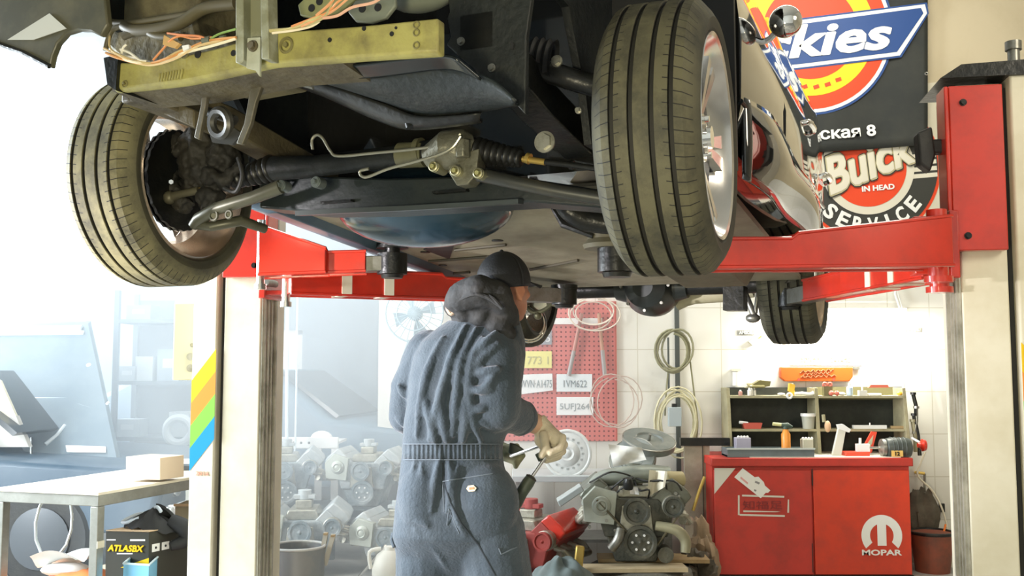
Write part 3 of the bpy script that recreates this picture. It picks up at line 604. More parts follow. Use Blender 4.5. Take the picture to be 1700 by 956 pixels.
cpart('rack_boot', boot(cc(455, 279), cc(384, 300), .040, .026, 7), mat('boot_rubber', (.01, .01, .009), .38), 'ribbed black rubber boot in the blue light', ang=60)
cpart('tie_rod', MB().tube([cc(868, 264, 0), cc(905, 269, 0)], .0085, 12).cyl(cc(874, 262, 0), cc(880, 264, 0), .014, n=12), brass, 'brass coloured tie rod nut')
cpart('tie_rod', MB().tube([cc(900, 268, 0), cc(950, 274, 0), cc(998, 281, 0)], .0075, 12).cyl(cc(946, 273), cc(952, 274), .012, n=8), black_met)
cpart('tie_rod', MB().tube([cc(384, 300, 0), cc(350, 310, 0), cc(322, 318, -.02)], .0075, 12).cyl(cc(376, 300, 0), cc(340, 310, 0), .0098, n=12), brass, 'brass coloured left tie rod')
cpart('tie_rod_end', MB().tube([cc(330, 316, -.02), cc(300, 322, -.03), cc(282, 328, -.03)], [.012, .011, .016], 12).sph(cc(282, 328, -.03), .020), mat('knuckle_metal', (.13, .12, .075), .5, .4, dirt=(.05, .045, .03)))
# hydraulic pipes
pm = mat('pipe_steel', (.40, .39, .31), .3, .7)
cpart('fluid_pipe', MB().tube([cc(x, y, -.05) for x, y in ((519, 248), (518, 232), (526, 224), (536, 230), (548, 250), (562, 259), (620, 254), (700, 246), (745, 236), (765, 222))], .0040, 8, smooth=5), pm)
cpart('fluid_pipe', MB().tube([cc(x, y, -.07) for x, y in ((612, 280), (598, 284), (600, 292), (612, 293), (645, 280), (690, 268), (730, 256), (752, 244), (765, 226))], .0040, 8, smooth=5), pm)
# ---- front sub-frame
def csec(px, yt, yb, v, dv=.12): a, b = C(px, yt, v=v), C(px, yb, v=v); return [a, b, b+V((0, dv, 0)), a+V((0, dv, 0))]
sf = cpart('subframe', MB().loft([csec(430, 285, 345, .08), csec(520, 292, 352, .06), csec(640, 296, 350, .06), csec(800, 292, 340, .06), csec(880, 296, 335, .06), csec(1000, 315, 345, .10)]), mat('subframe_dark', (.012, .018, .020), .45, dirt=(.03, .035, .03), dscale=8, dmix=.6, bump=.12), bev=.006)
fl_ = MB().loft([[C(x, y, v=.02), C(x, y+8, v=.02), C(x, y+8, v=.02)+V((0, .035, .004)), C(x, y, v=.02)+V((0, .035, .004))] for x, y in ((490, 350), (560, 346), (680, 341), (800, 334), (860, 330))])
cpart('subframe_flange', fl_, mat('flange_grey', (.06, .07, .07), .35, .2), par=sf)
for x, y in ((560, 335), (748, 318)): cpart('subframe_clip', MB().box(C(x, y, v=.05), (.10, .02, .006)), black_met, par=sf)
# control arms
ca_ = mat('arm_metal', (.10, .098, .065), .4, .3, dirt=(.04, .038, .025), dscale=9)
cpart('control_arm', MB().tube([cc(466, 310, -.04), cc(420, 328, -.05), cc(360, 346, -.05), cc(330, 364, -.04), cc(322, 374, -.03)], [.020, .018, .018, .019, .016], 16).tube([cc(322, 372, -.03), cc(350, 376, -.03), cc(400, 366, .02), cc(440, 380, .1)], [.014, .014, .016, .014], 12), ca_, 'long lower control arm with curved end')
for x, y, r in ((355, 358, .013), (380, 356, .010)): cpart('arm_bush', MB().torus(cc(x, y, -.06), (0, 1, 0), r, .004, 20, 6).cyl(cc(x, y, -.05), cc(x, y, -.065), r*.6, n=12), ca_)
cpart('control_arm', MB().tube([cc(795, 290, -.02), cc(850, 302, -.02), cc(930, 318, 0), cc(1005, 330, .02)], [.018, .017, .017, .018], 16), mat('arm_dark', (.04, .042, .038), .4, .3, dirt=(.09, .08, .05)))
# knuckle and caliper at the open wheel
kn = MB().sph(cc(330, 262, .0), (.06, .05, .11), 18).sph(cc(372, 262, .02), (.05, .06, .06), 16).tube([cc(300, 250, 0), cc(282, 235, .02), cc(276, 262, .04), cc(286, 300, .02), cc(310, 345, .0)], [.03, .035, .035, .035, .03], 12, smooth=3).sph(cc(350, 330, 0), (.04, .04, .04), 14)
kn.tube([cc(345, 290, -.02), cc(372, 300, -.02), cc(400, 276, 0)], [.03, .025, .02], 12)
rm = part('steering_knuckle', kn, mat('knuckle_dark', (.014, .013, .010), .7, dirt=(.05, .042, .025), bump=.8, bscale=18), car, 'dark caked steering knuckle and caliper', CARM)
kr = rm.modifiers.new('merge', 'REMESH'); kr.mode = 'VOXEL'; kr.voxel_size = .005; kr.use_smooth_shade = True
kt = bpy.data.textures.new('knuckle_lumps', 'CLOUDS'); kt.noise_scale = .03; kd = rm.modifiers.new('lumps', 'DISPLACE'); kd.texture = kt; kd.strength = .03
cpart('brake_hose', MB().tube([cc(395, 262, -.04), cc(402, 290, -.05), cc(392, 318, -.04), cc(372, 312, -.04)], .006, 8, smooth=5), black_rub)
cpart('bolt_head', MB().cyl(cc(284, 302, -.05), cc(284, 302, -.07), .007, n=6), chrome)
# ---- rounded pan, floor pan, sill
cpart('oil_pan', MB().sph(C(706, 345, v=.50), (.29, .25, .125), 40), mat('pan_teal', (.012, .035, .055), .18, .1, dirt=(.035, .06, .07), dscale=5, dmix=.5), 'rounded dark teal oil pan')
fp = mat('floor_pan', (.30, .27, .19), .55, dirt=(.13, .11, .07), dscale=5, dmix=.7, bump=.25, bscale=14)
def fz(u, v): return 1.94-.093*v
pan = MB()
def floorslab(mb, poly, t=.02): mb.prism([V((u, v, fz(u, v))) for u, v in poly], (0, 0, t))
fpo = MB(); floorslab(fpo, [(-.74, .55), (.78, .55), (.78, 2.15), (-.74, 2.15)]); flo = cpart('floor_pan', fpo, fp, 'tan coated floor pan')
rib = MB()
for (xa, ya, xb, yb) in ((755, 413, 840, 404), (712, 432, 812, 424), (880, 446, 960, 430), (742, 453, 780, 450)):
    a, b = CF(xa, ya), CF(xb, yb); rib.tube([a-V((0, 0, .004)), b-V((0, 0, .004))], .007, 8)
cpart('pan_ribs', rib, mat('pan_groove', (.05, .042, .025), .6), par=flo)
hh = MB()
for (x, y, r) in ((826, 399, .022), (735, 440, .018), (706, 418, .02)): c_ = CF(x, y); hh.cyl(c_-V((0, 0, .003)), c_+V((0, 0, .004)), r, n=20)
cpart('drain_holes', hh, blackp, par=flo)
gz = [CF(x, y)-V((0, 0, .006)) for x, y in ((703, 412), (757, 396), (746, 428))]
cpart('dark_gusset', MB().prism(gz, (0, 0, .004)), blackp, par=flo)
# tunnel and raised member next to the pad
tn = MB().loft([[V((.30, v, 1.90-.07*v)), V((.34, v, 1.85-.08*v)), V((.60, v, 1.85-.08*v)), V((.64, v, 1.90-.07*v))] for v in (.62, .9, 1.4, 1.9)]); cpart('floor_rail', tn, mat('rail_brown', (.14, .12, .075), .55, dirt=(.07, .06, .035), bump=.4, bscale=20), bev=.006)
cpart('sill', MB().loft([[V((-.80, v, fz(0, v)+.0)), V((-.70, v, fz(0, v)-.03)), V((-.66, v, fz(0, v)-.03)), V((-.64, v, fz(0, v)+.01)), V((-.72, v, fz(0, v)+.16)), V((-.82, v, fz(0, v)+.16))] for v in (.42, .9, 1.5, 2.2)]), mat('sill_blue_lit', (.06, .10, .14), .35, dirt=(.12, .16, .18)), 'black sill edge with blue light put into its colour', bev=.004)  # blue window light is painted into the sill colour
# front subframe mount above the right pad, rear arm brackets
mt = MB().lathe([(0, .02), (.0, .075), (.012, .080), (.028, .066), (.04, .066)], C(1012, 402, v=.56)-V((0, 0, .02)), (0, 0, 1), 32, cap=True); cpart('mount_bush', mt, mat('mount_tan', (.13, .12, .08), .5, dirt=(.06, .05, .03)))
cpart('suspension_arm', MB().tube([C(930, 336, v=.35), C(945, 350, v=.35), C(975, 365, v=.38), C(1020, 372, v=.4)], [.02, .03, .035, .03], 12, smooth=3).tube([C(915, 342, v=.5), C(935, 372, v=.5), C(985, 392, v=.5)], [.006, .012, .008], 8), black_met)
# ---- body shell (side, fender, doors, tail) in sections along the car
bodym = mat('gloss_black_body', (.012, .012, .011), .06, 0, coat=1, spec=.6)
prof = [(.80, .0), (.87, .02), (.895, .14), (.90, .32), (.885, .46), (.85, .55), (.785, .72), (.69, .98)]
def sect(v, zb, k=1, dz=0): return [V((u*k, v, zb+z+dz)) for u, z in prof]
def bring(v, k, zb, top=1.0):
    rr = [V((u*k, v, zb+z*top)) for u, z in prof]; return rr+[V((-p.x, p.y, p.z)) for p in reversed(rr)]
rows = [bring(*q) for q in ((.36, .985, 1.91), (.6, .99, 1.90), (.9, .995, 1.885), (1.3, 1, 1.875), (1.8, .98, 1.87), (2.05, .965, 1.90), (2.2, .955, 2.03, .92), (2.35, .945, 2.12, .85), (2.5, .935, 2.15, .80), (2.65, .92, 2.12, .76), (2.8, .90, 2.03, .78), (3.0, .87, 1.93, .80), (3.2, .83, 1.93, .72), (3.36, .75, 1.94, .62), (3.44, .62, 1.98, .50))]
bo = cpart('body_shell', MB().loft(rows), bodym, 'glossy black body shell', ang=50)
# wheel housing so the arch is black inside
cpart('wheel_housing', MB().box((.68, .30, 2.86), (.36, .9, .02)).box((.695, .33, 2.37), (.36, .02, 1.0)).box((.53, 0, 2.62), (.02, .7, .5)), blackp)
cpart('door_gap', MB().tube([V((.868, 1.02, 1.89)), V((.892, 1.02, 2.03)), V((.897, 1.02, 2.19)), V((.872, 1.02, 2.32))], .004, 6), blackp, par=bo)
cpart('side_trim', MB().tube([V((.880, .36, 2.06)), V((.892, 1.2, 2.03)), V((.892, 2.05, 2.03))], .008, 8), glossb, par=bo)
# flared lower skirt with chrome-like reflections
sk = MB().grid(lambda s_, t_: V((.885+.05*sin(pi*s_)*sin(pi*t_*.9)+.012*sin(9*s_), .40+1.55*s_, 1.86+.22*t_+.03*sin(5*s_)*t_)), 28, 10); so = cpart('side_skirt', sk, mat('skirt_black', (.010, .010, .010), .04, coat=1), 'mirror glossy black side skirt', ang=60).modifiers.new('s', 'SOLIDIFY'); so.thickness = .012
cpart('boot_floor', MB().prism([(-.78, 2.78, 1.98), (.78, 2.78, 1.98), (.74, 3.4, 2.0), (-.74, 3.4, 2.0)], (0, 0, .03)).prism([(-.5, 2.16, 1.90), (.5, 2.16, 1.90), (.5, 2.80, 2.05), (-.5, 2.80, 2.05)], (0, 0, .03)), dark_under)
# mirror and handles
mr_ = MB(); c_ = V((1.0, .83, 2.45)); c_ = C(1304, 36, v=.80)
mr_.sph(c_, (.050, .045, .050), 28); cpart('door_mirror', mr_, chrome, 'round chrome door mirror'); cpart('mirror_stalk', MB().tube([c_, c_+V((-.05, .02, -.04)), c_+V((-.11, .03, -.06))], .010, 8), chrome)
for (x, y, v_) in ((1345, 214, 1.75), (1362, 300, 2.3)): 
    c_ = C(x, y, v=v_); c_ = V((.86, c_.y, c_.z)); cpart('door_handle', MB().tube([c_+V((0, -.09, 0)), c_+V((.03, -.07, .01)), c_+V((.03, .07, .01)), c_+V((0, .09, 0))], .012, 10, smooth=4), chrome)
# ---- rear axle
zx = C(1080, 478, v=2.5).z
ax_ = MB().cyl((-.62, 2.5, zx), (.62, 2.5, zx), .042, n=24)
axo = cpart('rear_axle', ax_, black_met, ang=30)
df = MB().lathe([(-.16, .05), (-.12, .10), (-.03, .135), (.05, .135), (.10, .12), (.13, .05)], (.02, 2.5, zx-.005), (0, 1, 0), 32, cap=True, ref=(0, 0, 1)); df.cyl((-.16, 2.5, zx), (-.02, 2.5, zx), .055, .095).cyl((.20, 2.5, zx), (.06, 2.5, zx), .055, .095)
do = cpart('differential', df, mat('diff_black', (.02, .025, .024), .3, dirt=(.05, .05, .04)), 'round black differential', par=axo, ang=30)
for a in range(8): cpart('cover_bolt', MB().cyl((.02+.118*cos(a*pi/4), 2.38, zx+.118*sin(a*pi/4)), (.02+.118*cos(a*pi/4), 2.365, zx+.118*sin(a*pi/4)), .008, n=6), greymet, par=axo)
cpart('exhaust_wrap', MB().tube([C(1122, 503, v=2.6), C(1150, 492, v=2.6), C(1200, 488, v=2.6), C(1250, 480, v=2.6)], .040, 16, smooth=3), mat('wrap_tan', (.45, .42, .28), .6, dirt=(.25, .22, .13)))
cpart('lift_bracket', boxlike := MB().hexa([C(x, y, v=2.2) for x, y in ((1200, 474), (1234, 474), (1234, 515), (1200, 515))]+[C(x, y, v=2.2)+V((0, .10, 0)) for x, y in ((1200, 474), (1234, 474), (1234, 515), (1200, 515))]), black_met)
cpart('shock_absorber', MB().cyl(C(1236, 486, v=2.45), C(1252, 524, v=2.45), .016, n=14).sph(C(1250, 528, v=2.45), (.035, .03, .022)).cyl(C(1258, 486, v=2.45), C(1254, 520, v=2.45), .010), greymet)
cpart('shock_absorber', MB().cyl(C(985, 440, v=2.2), C(985, 462, v=2.2), .04, n=14), greymet)
cpart('brake_pipe', MB().tube([C(x, y, v=2.1) for x, y in ((930, 462), (950, 470), (985, 468))], .006, 8, smooth=5), brightmet)
# brake gear of the wheel behind the mechanic's face
c_ = C(886, 520, v=2.42)
bg = MB().torus(C(878, 536, v=2.36), (.75, -.65, 0), .085, .006, 32, 6).torus(C(878, 536, v=2.38), (.75, -.65, 0), .097, .006, 32, 6); cpart('rim_edge', bg, chrome)
bl = MB()
for k in range(3): bl.tube([C(905+k*3, 494+k*5, v=2.3), C(925+k*4, 500+k*5, v=2.3)], .008, 8)
bl.tube([C(872, 508, v=2.3), C(885, 518, v=2.3), C(900, 516, v=2.3), C(912, 508, v=2.3), C(917, 500, v=2.3)], .010, 8, smooth=3); bl.sph(C(893, 524, v=2.3), .02); bl.prism(pC([(880, 482), (905, 488), (908, 512), (896, 520), (880, 510)], 2.33), (0, .03, 0))
cpart('brake_fittings', bl, mat('fitting_olive', (.13, .13, .08), .4, .5, dirt=(.3, .28, .15), dscale=25))
# ================================================================== WALL OBJECTS (right)
YW = YB-.002
# ---- banner
bc = mat('banner_cloth', (.035, .038, .036), .6, dirt=(.06, .06, .05), dscale=4, bump=.2, bscale=8, spec=.2)
bn = thing('banner', 'large black banner with a yellow and red horseshoe badge high on the wall', 'banner', W(1400, 250, YW-.05))
YBN = YW-.06
def yb_(x, y): return YBN+.012*sin(x*.03)+.008*sin(x*.011+y*.02)
g = MB(); 
def bfn(s_, t_):
    x = 1215+(1543-1215)*s_; yt = -60; ybm = 262-(x-1215)*.072; y = yt+(ybm-yt)*t_; p = W(x, y, 7.05); p.y = YBN+.006*sin(x*.04); return p
g.grid(bfn, 40, 20); o = part('cloth', g, bc, bn); so = o.modifiers.new('s', 'SOLIDIFY'); so.thickness = .004; so.offset = 1
def disc(mb, cx, cy, r, d, n=64, asp=1.0, t=.0015):
    return mb.prism(pW([(cx+r*cos(2*pi*k/n)*asp, cy+r*sin(2*pi*k/n)) for k in range(n)], d), (0, t, 0))
cx, cy = 1345, 52
def dd(k): return 7.05-.064-.0025*k+.055
DB = [YBN-.012-.0022*k for k in range(10)]
red_b = mat('banner_red', (.72, .055, .01), .5); yel_b = mat('banner_yellow', (.88, .58, .01), .5); blu_b = mat('banner_blue', (.015, .06, .22), .5); wht_b = mat('banner_white', (.80, .80, .76), .5)
part('badge_outline', disc(MB(), cx, cy, 139, DB[0]), blu_b, bn); part('badge_ring', disc(MB(), cx, cy, 135, DB[1]), wht_b, bn)
part('badge_field', disc(MB(), cx, cy, 129, DB[2]), red_b, bn)
part('horseshoe', disc(MB(), cx, cy, 107, DB[3]), yel_b, bn); part('badge_centre', disc(MB(), cx, cy, 79, DB[4]), red_b, bn)
nh = MB()
for a in (60, 72, 84, 96, 108, 120, -58, -70, -82, -94, -106, -118):
    x, y = cx+93*cos(R(a)), cy+93*sin(R(a)); nh.prism(pW([(x-5, y-2), (x+4, y-5), (x+6, y+1), (x-3, y+4)], DB[4]), (0, .0015, 0))
part('nail_holes', nh, red_b, bn)
def plate(grow, d): return MB().prism(pW([(1160-grow, 62-grow), (1320, 40-grow*1.1), (1530+grow*1.1, 12-grow), (1534+grow, 22), (1490+grow*.8, 87+grow), (1330, 107+grow), (1160-grow, 122+grow)], d), (0, .0015, 0))
part('name_plate_edge', plate(8, DB[5]), blu_b, bn); part('name_plate_border', plate(5, DB[6]), wht_b, bn); part('name_plate', plate(-1, DB[7]), blu_b, bn)
tm = MB(); c0, c1 = W(1235, 78, DB[8]), W(1482, 55, DB[8]); rt = (c1-c0)
rt = W(1480, 54, DB[8])-W(1240, 78, DB[8])
text(tm, 'Dickies', (W(1236, 84, DB[8])+W(1484, 50, DB[8]))/2+V((-.18, 0, -.012)), 1.42, .235, right=rt, up=V((0, 0, 1))-rt.normalized()*rt.normalized().z, bold=.034, shear=.28)
part('lettering', tm, wht_b, bn)
tm = MB(); text(tm, 'Советская 8', W(1362, 222, DB[1]), .80, .088, right=V((1, 0, .075)), up=V((-.075, 0, 1)), bold=.03); part('address_lettering', tm, wht_b, bn)
ey = MB()
for y in (10, 122): ey.torus(W(1538, y, DB[0]), (0, 1, 0), .010, .004, 16, 6)
part('eyelets', ey, brightmet, bn)
# ---- round service sign
sg = thing('service_sign', 'square sign with a round black and red service emblem under the banner', 'sign', W(1445, 398, YW-.02))
YS = YW-.02; A = R(5)
def S2(x, y, d=YS):       # coordinates turned by the tilt of the sign, centre in the middle of the emblem
    return W(1441+x*cos(A)+y*sin(A), 279-x*sin(A)+y*cos(A), d)
def sd(r, d, t=.0015, n=72): return MB().prism([S2(r*cos(2*pi*k/n), r*sin(2*pi*k/n), d) for k in range(n)], (0, t, 0))
part('board', MB().prism([S2(x, y) for x, y in ((-132, -132), (132, -132), (132, 130), (-132, 130))], (0, .015, 0)), mat('sign_white', (.62, .58, .46), .5), sg)
part('rim_line', sd(121, YS-.002), red_b, sg); part('black_disc', sd(116, YS-.004), mat('sign_black', (.035, .036, .030), .5), sg)
bars = MB()
for y in (-16, -5, 6, 17): bars.prism([S2(x, yy, YS-.0055) for x, yy in ((-114, y), (114, y), (114, y+7), (-114, y+7))], (0, .001, 0))
part('speed_lines', bars, mat('sign_cream', (.66, .62, .50), .5), sg)
part('white_ring', sd(77, YS-.008), mat('sign_cream', (.66, .62, .50), .5), sg); part('red_centre', sd(64, YS-.010), red_b, sg)
rvec = S2(10, 0)-S2(0, 0); uvec = S2(0, -10)-S2(0, 0)
sv = MB()
for k, ch in enumerate('SERVICE'):
    a = R(90+46-15.4*k); x, y = 95*cos(a), 95*sin(a); px_ = (S2(10*cos(a-pi/2), 10*sin(a-pi/2))-S2(0, 0)); upv = S2(-10*cos(a), -10*sin(a))-S2(0, 0)
    text(sv, ch, S2(x, y, YS-.0065), .020 if ch == 'I' else .074, .108, right=px_, up=upv, bold=.035)
part('service_lettering', sv, wht_b, sg)
vl = MB(); text(vl, 'VALVE', S2(-12, -42, YS-.0125), .20, .036, right=rvec, up=uvec, bold=.04); text(vl, 'IN HEAD', S2(14, 34, YS-.0125), .235, .038, right=rvec, up=uvec, bold=.04); part('small_lettering', vl, wht_b, sg)
rr_ = S2(10, -3.0)-S2(0, 0); uu_ = V((-rr_.z, 0, rr_.x))
for nm, bo, dp, mm in (('script_outline', .066, YS-.015, mat('sign_black', (.03, .03, .03))), ('script_border', .050, YS-.017, mat('sign_gold', (.45, .40, .24), .5)), ('script', .030, YS-.019, mat('sign_cream', (.66, .62, .50), .5))):
    m_ = MB(); e = (bo-.03)*.40; text(m_, 'Buick', S2(2, -12, dp), .70+e, .26+e, right=rr_, up=uu_, bold=bo, shear=.35); part(nm, m_, mm, sg)
# ---- fluorescent tube on two hooks
ft = thing('tube_lamp', 'glowing fluorescent tube fixed on the wall above the bench', 'lamp', W(1412, 517, YW-.06))
part('fitting', boxW(MB(), 1300, 511, 1506, 518, 7.09, .03), whitep, ft)
part('tube', MB().cyl(W(1304, 521, 7.07), W(1502, 521, 7.07), .013, n=16), mat('tube_glow', (1, .98, .86), emit=7), ft)
part('hanger', MB().tube([W(1488, 474, 7.12), W(1486, 488, 7.10), W(1494, 512, 7.09)], .008, 8).tube([W(1488, 474, 7.12), W(1491, 488, 7.10), W(1498, 512, 7.09)], .005, 8), whitep, ft)
l = bpy.data.lights.new('tube_lamp_light', 'AREA'); l.shape = 'RECTANGLE'; l.size = .85; l.size_y = .04; l.energy = 30; l.color = (1, .97, .86)
lo = bpy.data.objects.new('tube_lamp_light', l); COL.objects.link(lo); lo.location = W(1404, 528, 6.98); lo.rotation_euler = (R(38), 0, 0)
# ---- small wall plates
for (xa, ya, xb, yb, who) in ((1224, 548, 1253, 556, 'faint grey name plate on the wall left of the rear wheel'), (1500, 543, 1530, 551, 'grey name plate on the wall right of the rear wheel')):
    t = thing('name_plate', who, 'plate', W((xa+xb)/2, yb, YW)); part('plate', boxW(MB(), xa, ya, xb, yb, YW-.004, .004), mat('plate_grey', (.30, .30, .27), .5), t)
    m_ = MB(); text(m_, 'AMSOIL', W((xa+xb)/2, (ya+yb)/2, YW-.006), .10, .022, bold=.03); part('lettering', m_, whitep, t)
sk_ = thing('wall_socket', 'small tilted pale clamp on the wall left of the rear wheel', 'clamp', W(1250, 573, YW))
part('clamp_body', MB().prism(pW([(1243, 567), (1252, 560), (1262, 563), (1250, 574)], YW-.03), (0, .03, 0)), cream, sk_); part('clamp_screw', MB().cyl(W(1258, 563, YW-.02), W(1264, 558, YW-.02), .006), olive, sk_)
# ---- garage sign, orange rocker cover
gs = thing('garage_sign', 'white paper sign with pale olive lettering above the orange cover', 'sign', W(1390, 606, YW)); part('sheet', boxW(MB(), 1310, 572, 1432, 606, YW-.004, .004), whitep, gs)
m_ = MB(); ol = mat('sign_olive', (.42, .40, .22), .6); text(m_, 'DETROIT', W(1345, 597, YW-.006), .15, .030, bold=.02); text(m_, 'GARAGE', W(1394, 597, YW-.006), .15, .030, bold=.02); part('lettering', m_, ol, gs)
m_ = MB(); m_.prism(pW([(1362, 582), (1378, 582), (1375, 591), (1365, 591)], YW-.006), (0, .001, 0)).prism(pW([(1367, 576), (1373, 576), (1372, 581), (1368, 581)], YW-.006), (0, .001, 0)); part('emblem', m_, ol, gs)
oc = thing('rocker_cover', 'orange painted rocker cover mounted on the wall above the bench', 'engine cover', W(1356, 633, YW))
orc = mat('cover_orange', (.52, .085, .006), .5)
part('cover', MB().prism(pW([(1296, 609), (1416, 609), (1416, 626), (1410, 633), (1304, 633), (1296, 627)], YW-.05), (0, .05, 0)), orc, oc, bev=.006)
m_ = MB()
for x0, x1, yy, sd_ in ((1328, 1384, 617, 1), (1334, 1378, 621, 2), (1330, 1388, 626, 3)):
    m_.tube([W(x0+(x1-x0)*k/22, yy-(x1-x0)*k/22*.05+2.2*sin(k*1.9+sd_)*(1+.4*sin(k*.7+sd_)), YW-.053) for k in range(23)], .0035, 6)
part('worn_scrawl', m_, mat('rusty_print', (.28, .10, .04), .6), oc)
for x in (1326, 1384): part('stud', MB().cyl(W(x, 630, YW-.06), W(x, 630, YW-.04), .010), redp, oc)
part('end_tab', boxW(MB(), 1416, 609, 1428, 613, YW-.02, .02), greymet, oc)
sc_ = thing('wall_bracket', 'little white bracket holding a bottle left of the shelf', 'bracket', W(1223, 640, YW)); part('shelf_plate', boxW(MB(), 1217, 612, 1230, 616, YW-.06, .06), cream, sc_); part('holder', MB().cyl(W(1223, 617, YW-.03), W(1223, 640, YW-.03), .03), whitep, sc_)
# ================================================================== RED CABINET
YC = 6.62
ctop = W(1183, 768, YC).z; xl, xr_ = W(1184, 850, YC).x, W(1512, 850, YC).x
cabm = mat('cabinet_red', (.50, .035, .022), .5, dirt=(.30, .03, .02), dscale=7, dmix=.7)
cb_ = thing('cabinet', 'low red two-door metal cabinet with a white letter emblem on its right door', 'cabinet', ((xl+xr_)/2, YC+.25, 0))
part('body', MB().box(((xl+xr_)/2, YC+.265, ctop/2), (xr_-xl, .51, ctop-.02)), cabm, cb_)
part('top_panel', MB().box(((xl+xr_)/2+.005, YC+.25, ctop+.005), (xr_-xl+.03, .54, .055)), cabm, cb_, bev=.006)
part('liner_board', MB().box(((xl+xr_)/2+.1, YC+.25, ctop+.0345), (xr_-xl-.3, .48, .004)), mat('cream_board', (.75, .72, .60), .6), cb_)
xm = W(1349, 850, YC).x
dl = part('door', MB().box(((xl+xm)/2, YC, ctop/2-.01), (xm-xl-.012, .02, ctop-.075)), cabm, cb_, bev=.003)
dr = part('door', MB().box(((xm+xr_)/2, YC, ctop/2-.01), (xr_-xm-.012, .02, ctop-.075)), mat('cabinet_red2', (.60, .045, .015), .45, dirt=(.42, .04, .02), dscale=7, dmix=.7), cb_, bev=.003)
YD = YC-.0115
hs = mat('decal_white', (.78, .78, .74), .5)
part('corner_tape', MB().prism(pW([(1186, 777), (1221, 777), (1186, 820)], YD), (0, .001, 0)), mat('tape_pale', (.62, .60, .52), .6), dl)
part('paper_label', MB().prism(pW([(1219, 792), (1233, 777), (1253, 792), (1259, 791), (1268, 800), (1270, 806), (1279, 814), (1275, 818), (1271, 818), (1263, 827)], YD-.0015), (0, .001, 0)), hs, dl, label='white tag stuck aslant on the door')
m_ = MB(); m_.prism(pW([(1230, 791), (1242, 801), (1241, 804), (1229, 794)], YD-.0022), (0, .0005, 0)); part('label_print', m_, mat('pink_print', (.70, .35, .33)), dl)
m_ = MB(); m_.prism(pW([(1254, 798), (1262, 801), (1260, 804), (1253, 801)], YD-.0022), (0, .0005, 0)).prism(pW([(1252, 812), (1256, 813), (1255, 816), (1252, 815)], YD-.0022), (0, .0005, 0)); part('label_symbols', m_, mat('grey_print', (.25, .25, .25)), dl)
fr_ = MB()
for q in ([(1225, 822), (1228, 822), (1228, 855), (1225, 855)], [(1232, 821), (1302, 823), (1302, 826), (1232, 824)], [(1308, 829), (1310, 829), (1310, 851), (1307, 851)], [(1228, 853), (1303, 855), (1303, 858), (1228, 856)], [(1234, 847), (1296, 849), (1290, 850), (1234, 850)]): fr_.prism(pW(q, YD), (0, .001, 0))
part('frame_marks', fr_, mat('tape_pale', (.7, .6, .5)), dl)
m_ = MB(); text(m_, '知福足', W(1266, 838, YD), .26, .056); part('character_lettering', m_, mat('dark_red_print', (.22, .02, .02), .6), dl)
mm_ = MB(); ce = W(1464, 889, YD); r1, r0 = .133, .077
def MP(r, a, sx=1.0): return ce+V((r*cos(R(a))*sx, 0, r*sin(R(a))))
ar = [MP(r1, a) for a in range(-38, 219, 8)]+[MP(r0, a) for a in range(215, -39, -8)]; bar_e = V((0, -.0008, 0))
part('emblem', mm_.prism(ar, (0, .001, 0)).prism([ce+V(p)+bar_e for p in ((-.029, 0, .1), (.029, 0, .1), (.029, 0, -.065), (-.029, 0, -.065))], (0, .001, 0)), hs, dr, label='white arched letter emblem')
m_ = MB(); text(m_, 'MOPAR', W(1464, 917, YD), .258, .036, bold=.03); part('lettering', m_, hs, dr)
part('door_gap', boxW(MB(), 1347.5, 778, 1350, 806, YD, .002), blackp, cb_); part('door_gap', boxW(MB(), 1348, 902, 1350.5, 950, YD, .002), blackp, cb_)
part('plinth', MB().box(((xl+xr_)/2, YC+.24, .012), (xr_-xl+.006, .5, .02)), blackp, cb_)
# ---- shelf unit
ZT = ctop+.034; YS0 = 6.86
su = thing('shelf_unit', 'open dark wooden shelf unit standing on the red cabinet', 'shelf', ((xl+xr_)/2, 7.0, ZT))
def zpx(py, d): return W(850, py, d).z
xs0, xs1, xm_ = W(1212, 700, YS0).x, W(1507, 700, YS0).x, W(1360, 700, YS0).x
zt_ = zpx(644, YS0)
shw = mat('shelf_wood', (.36, .33, .20), .6, dirt=(.15, .13, .08), dscale=8)
part('back_panel', MB().box(((xs0+xs1)/2, 7.10, (ZT+zt_)/2), (xs1-xs0, .012, zt_-ZT)), mat('shelf_black', (.018, .022, .018), .6, dirt=(.05, .055, .04), dscale=10), su)
for x in (xs0, xm_, xs1): part('side_panel' if x != xm_ else 'divider', MB().prism([(x-.012, YS0+(.0 if x == xm_ else -.02), ZT), (x-.012, YS0+.05, zt_), (x-.012, 7.09, zt_), (x-.012, 7.09, ZT)], (.024, 0, 0)), shw, su, bev=.002)
s1z, s2z = zpx(656, YS0+.02)-.012, zpx(711, YS0+.0)-.014
for z in (s1z, s2z):
    for a, b in ((xs0, xm_), (xm_, xs1)): part('shelf_board', MB().box(((a+b)/2, YS0+.13, z), (b-a-.026, .22, .016)), shw, su)
part('backing_strip', MB().box(((xs0+xs1)/2+.35, 7.085, zt_-.04), (.62, .008, .09)), mat('strip_olive', (.16, .15, .07), .6), su)
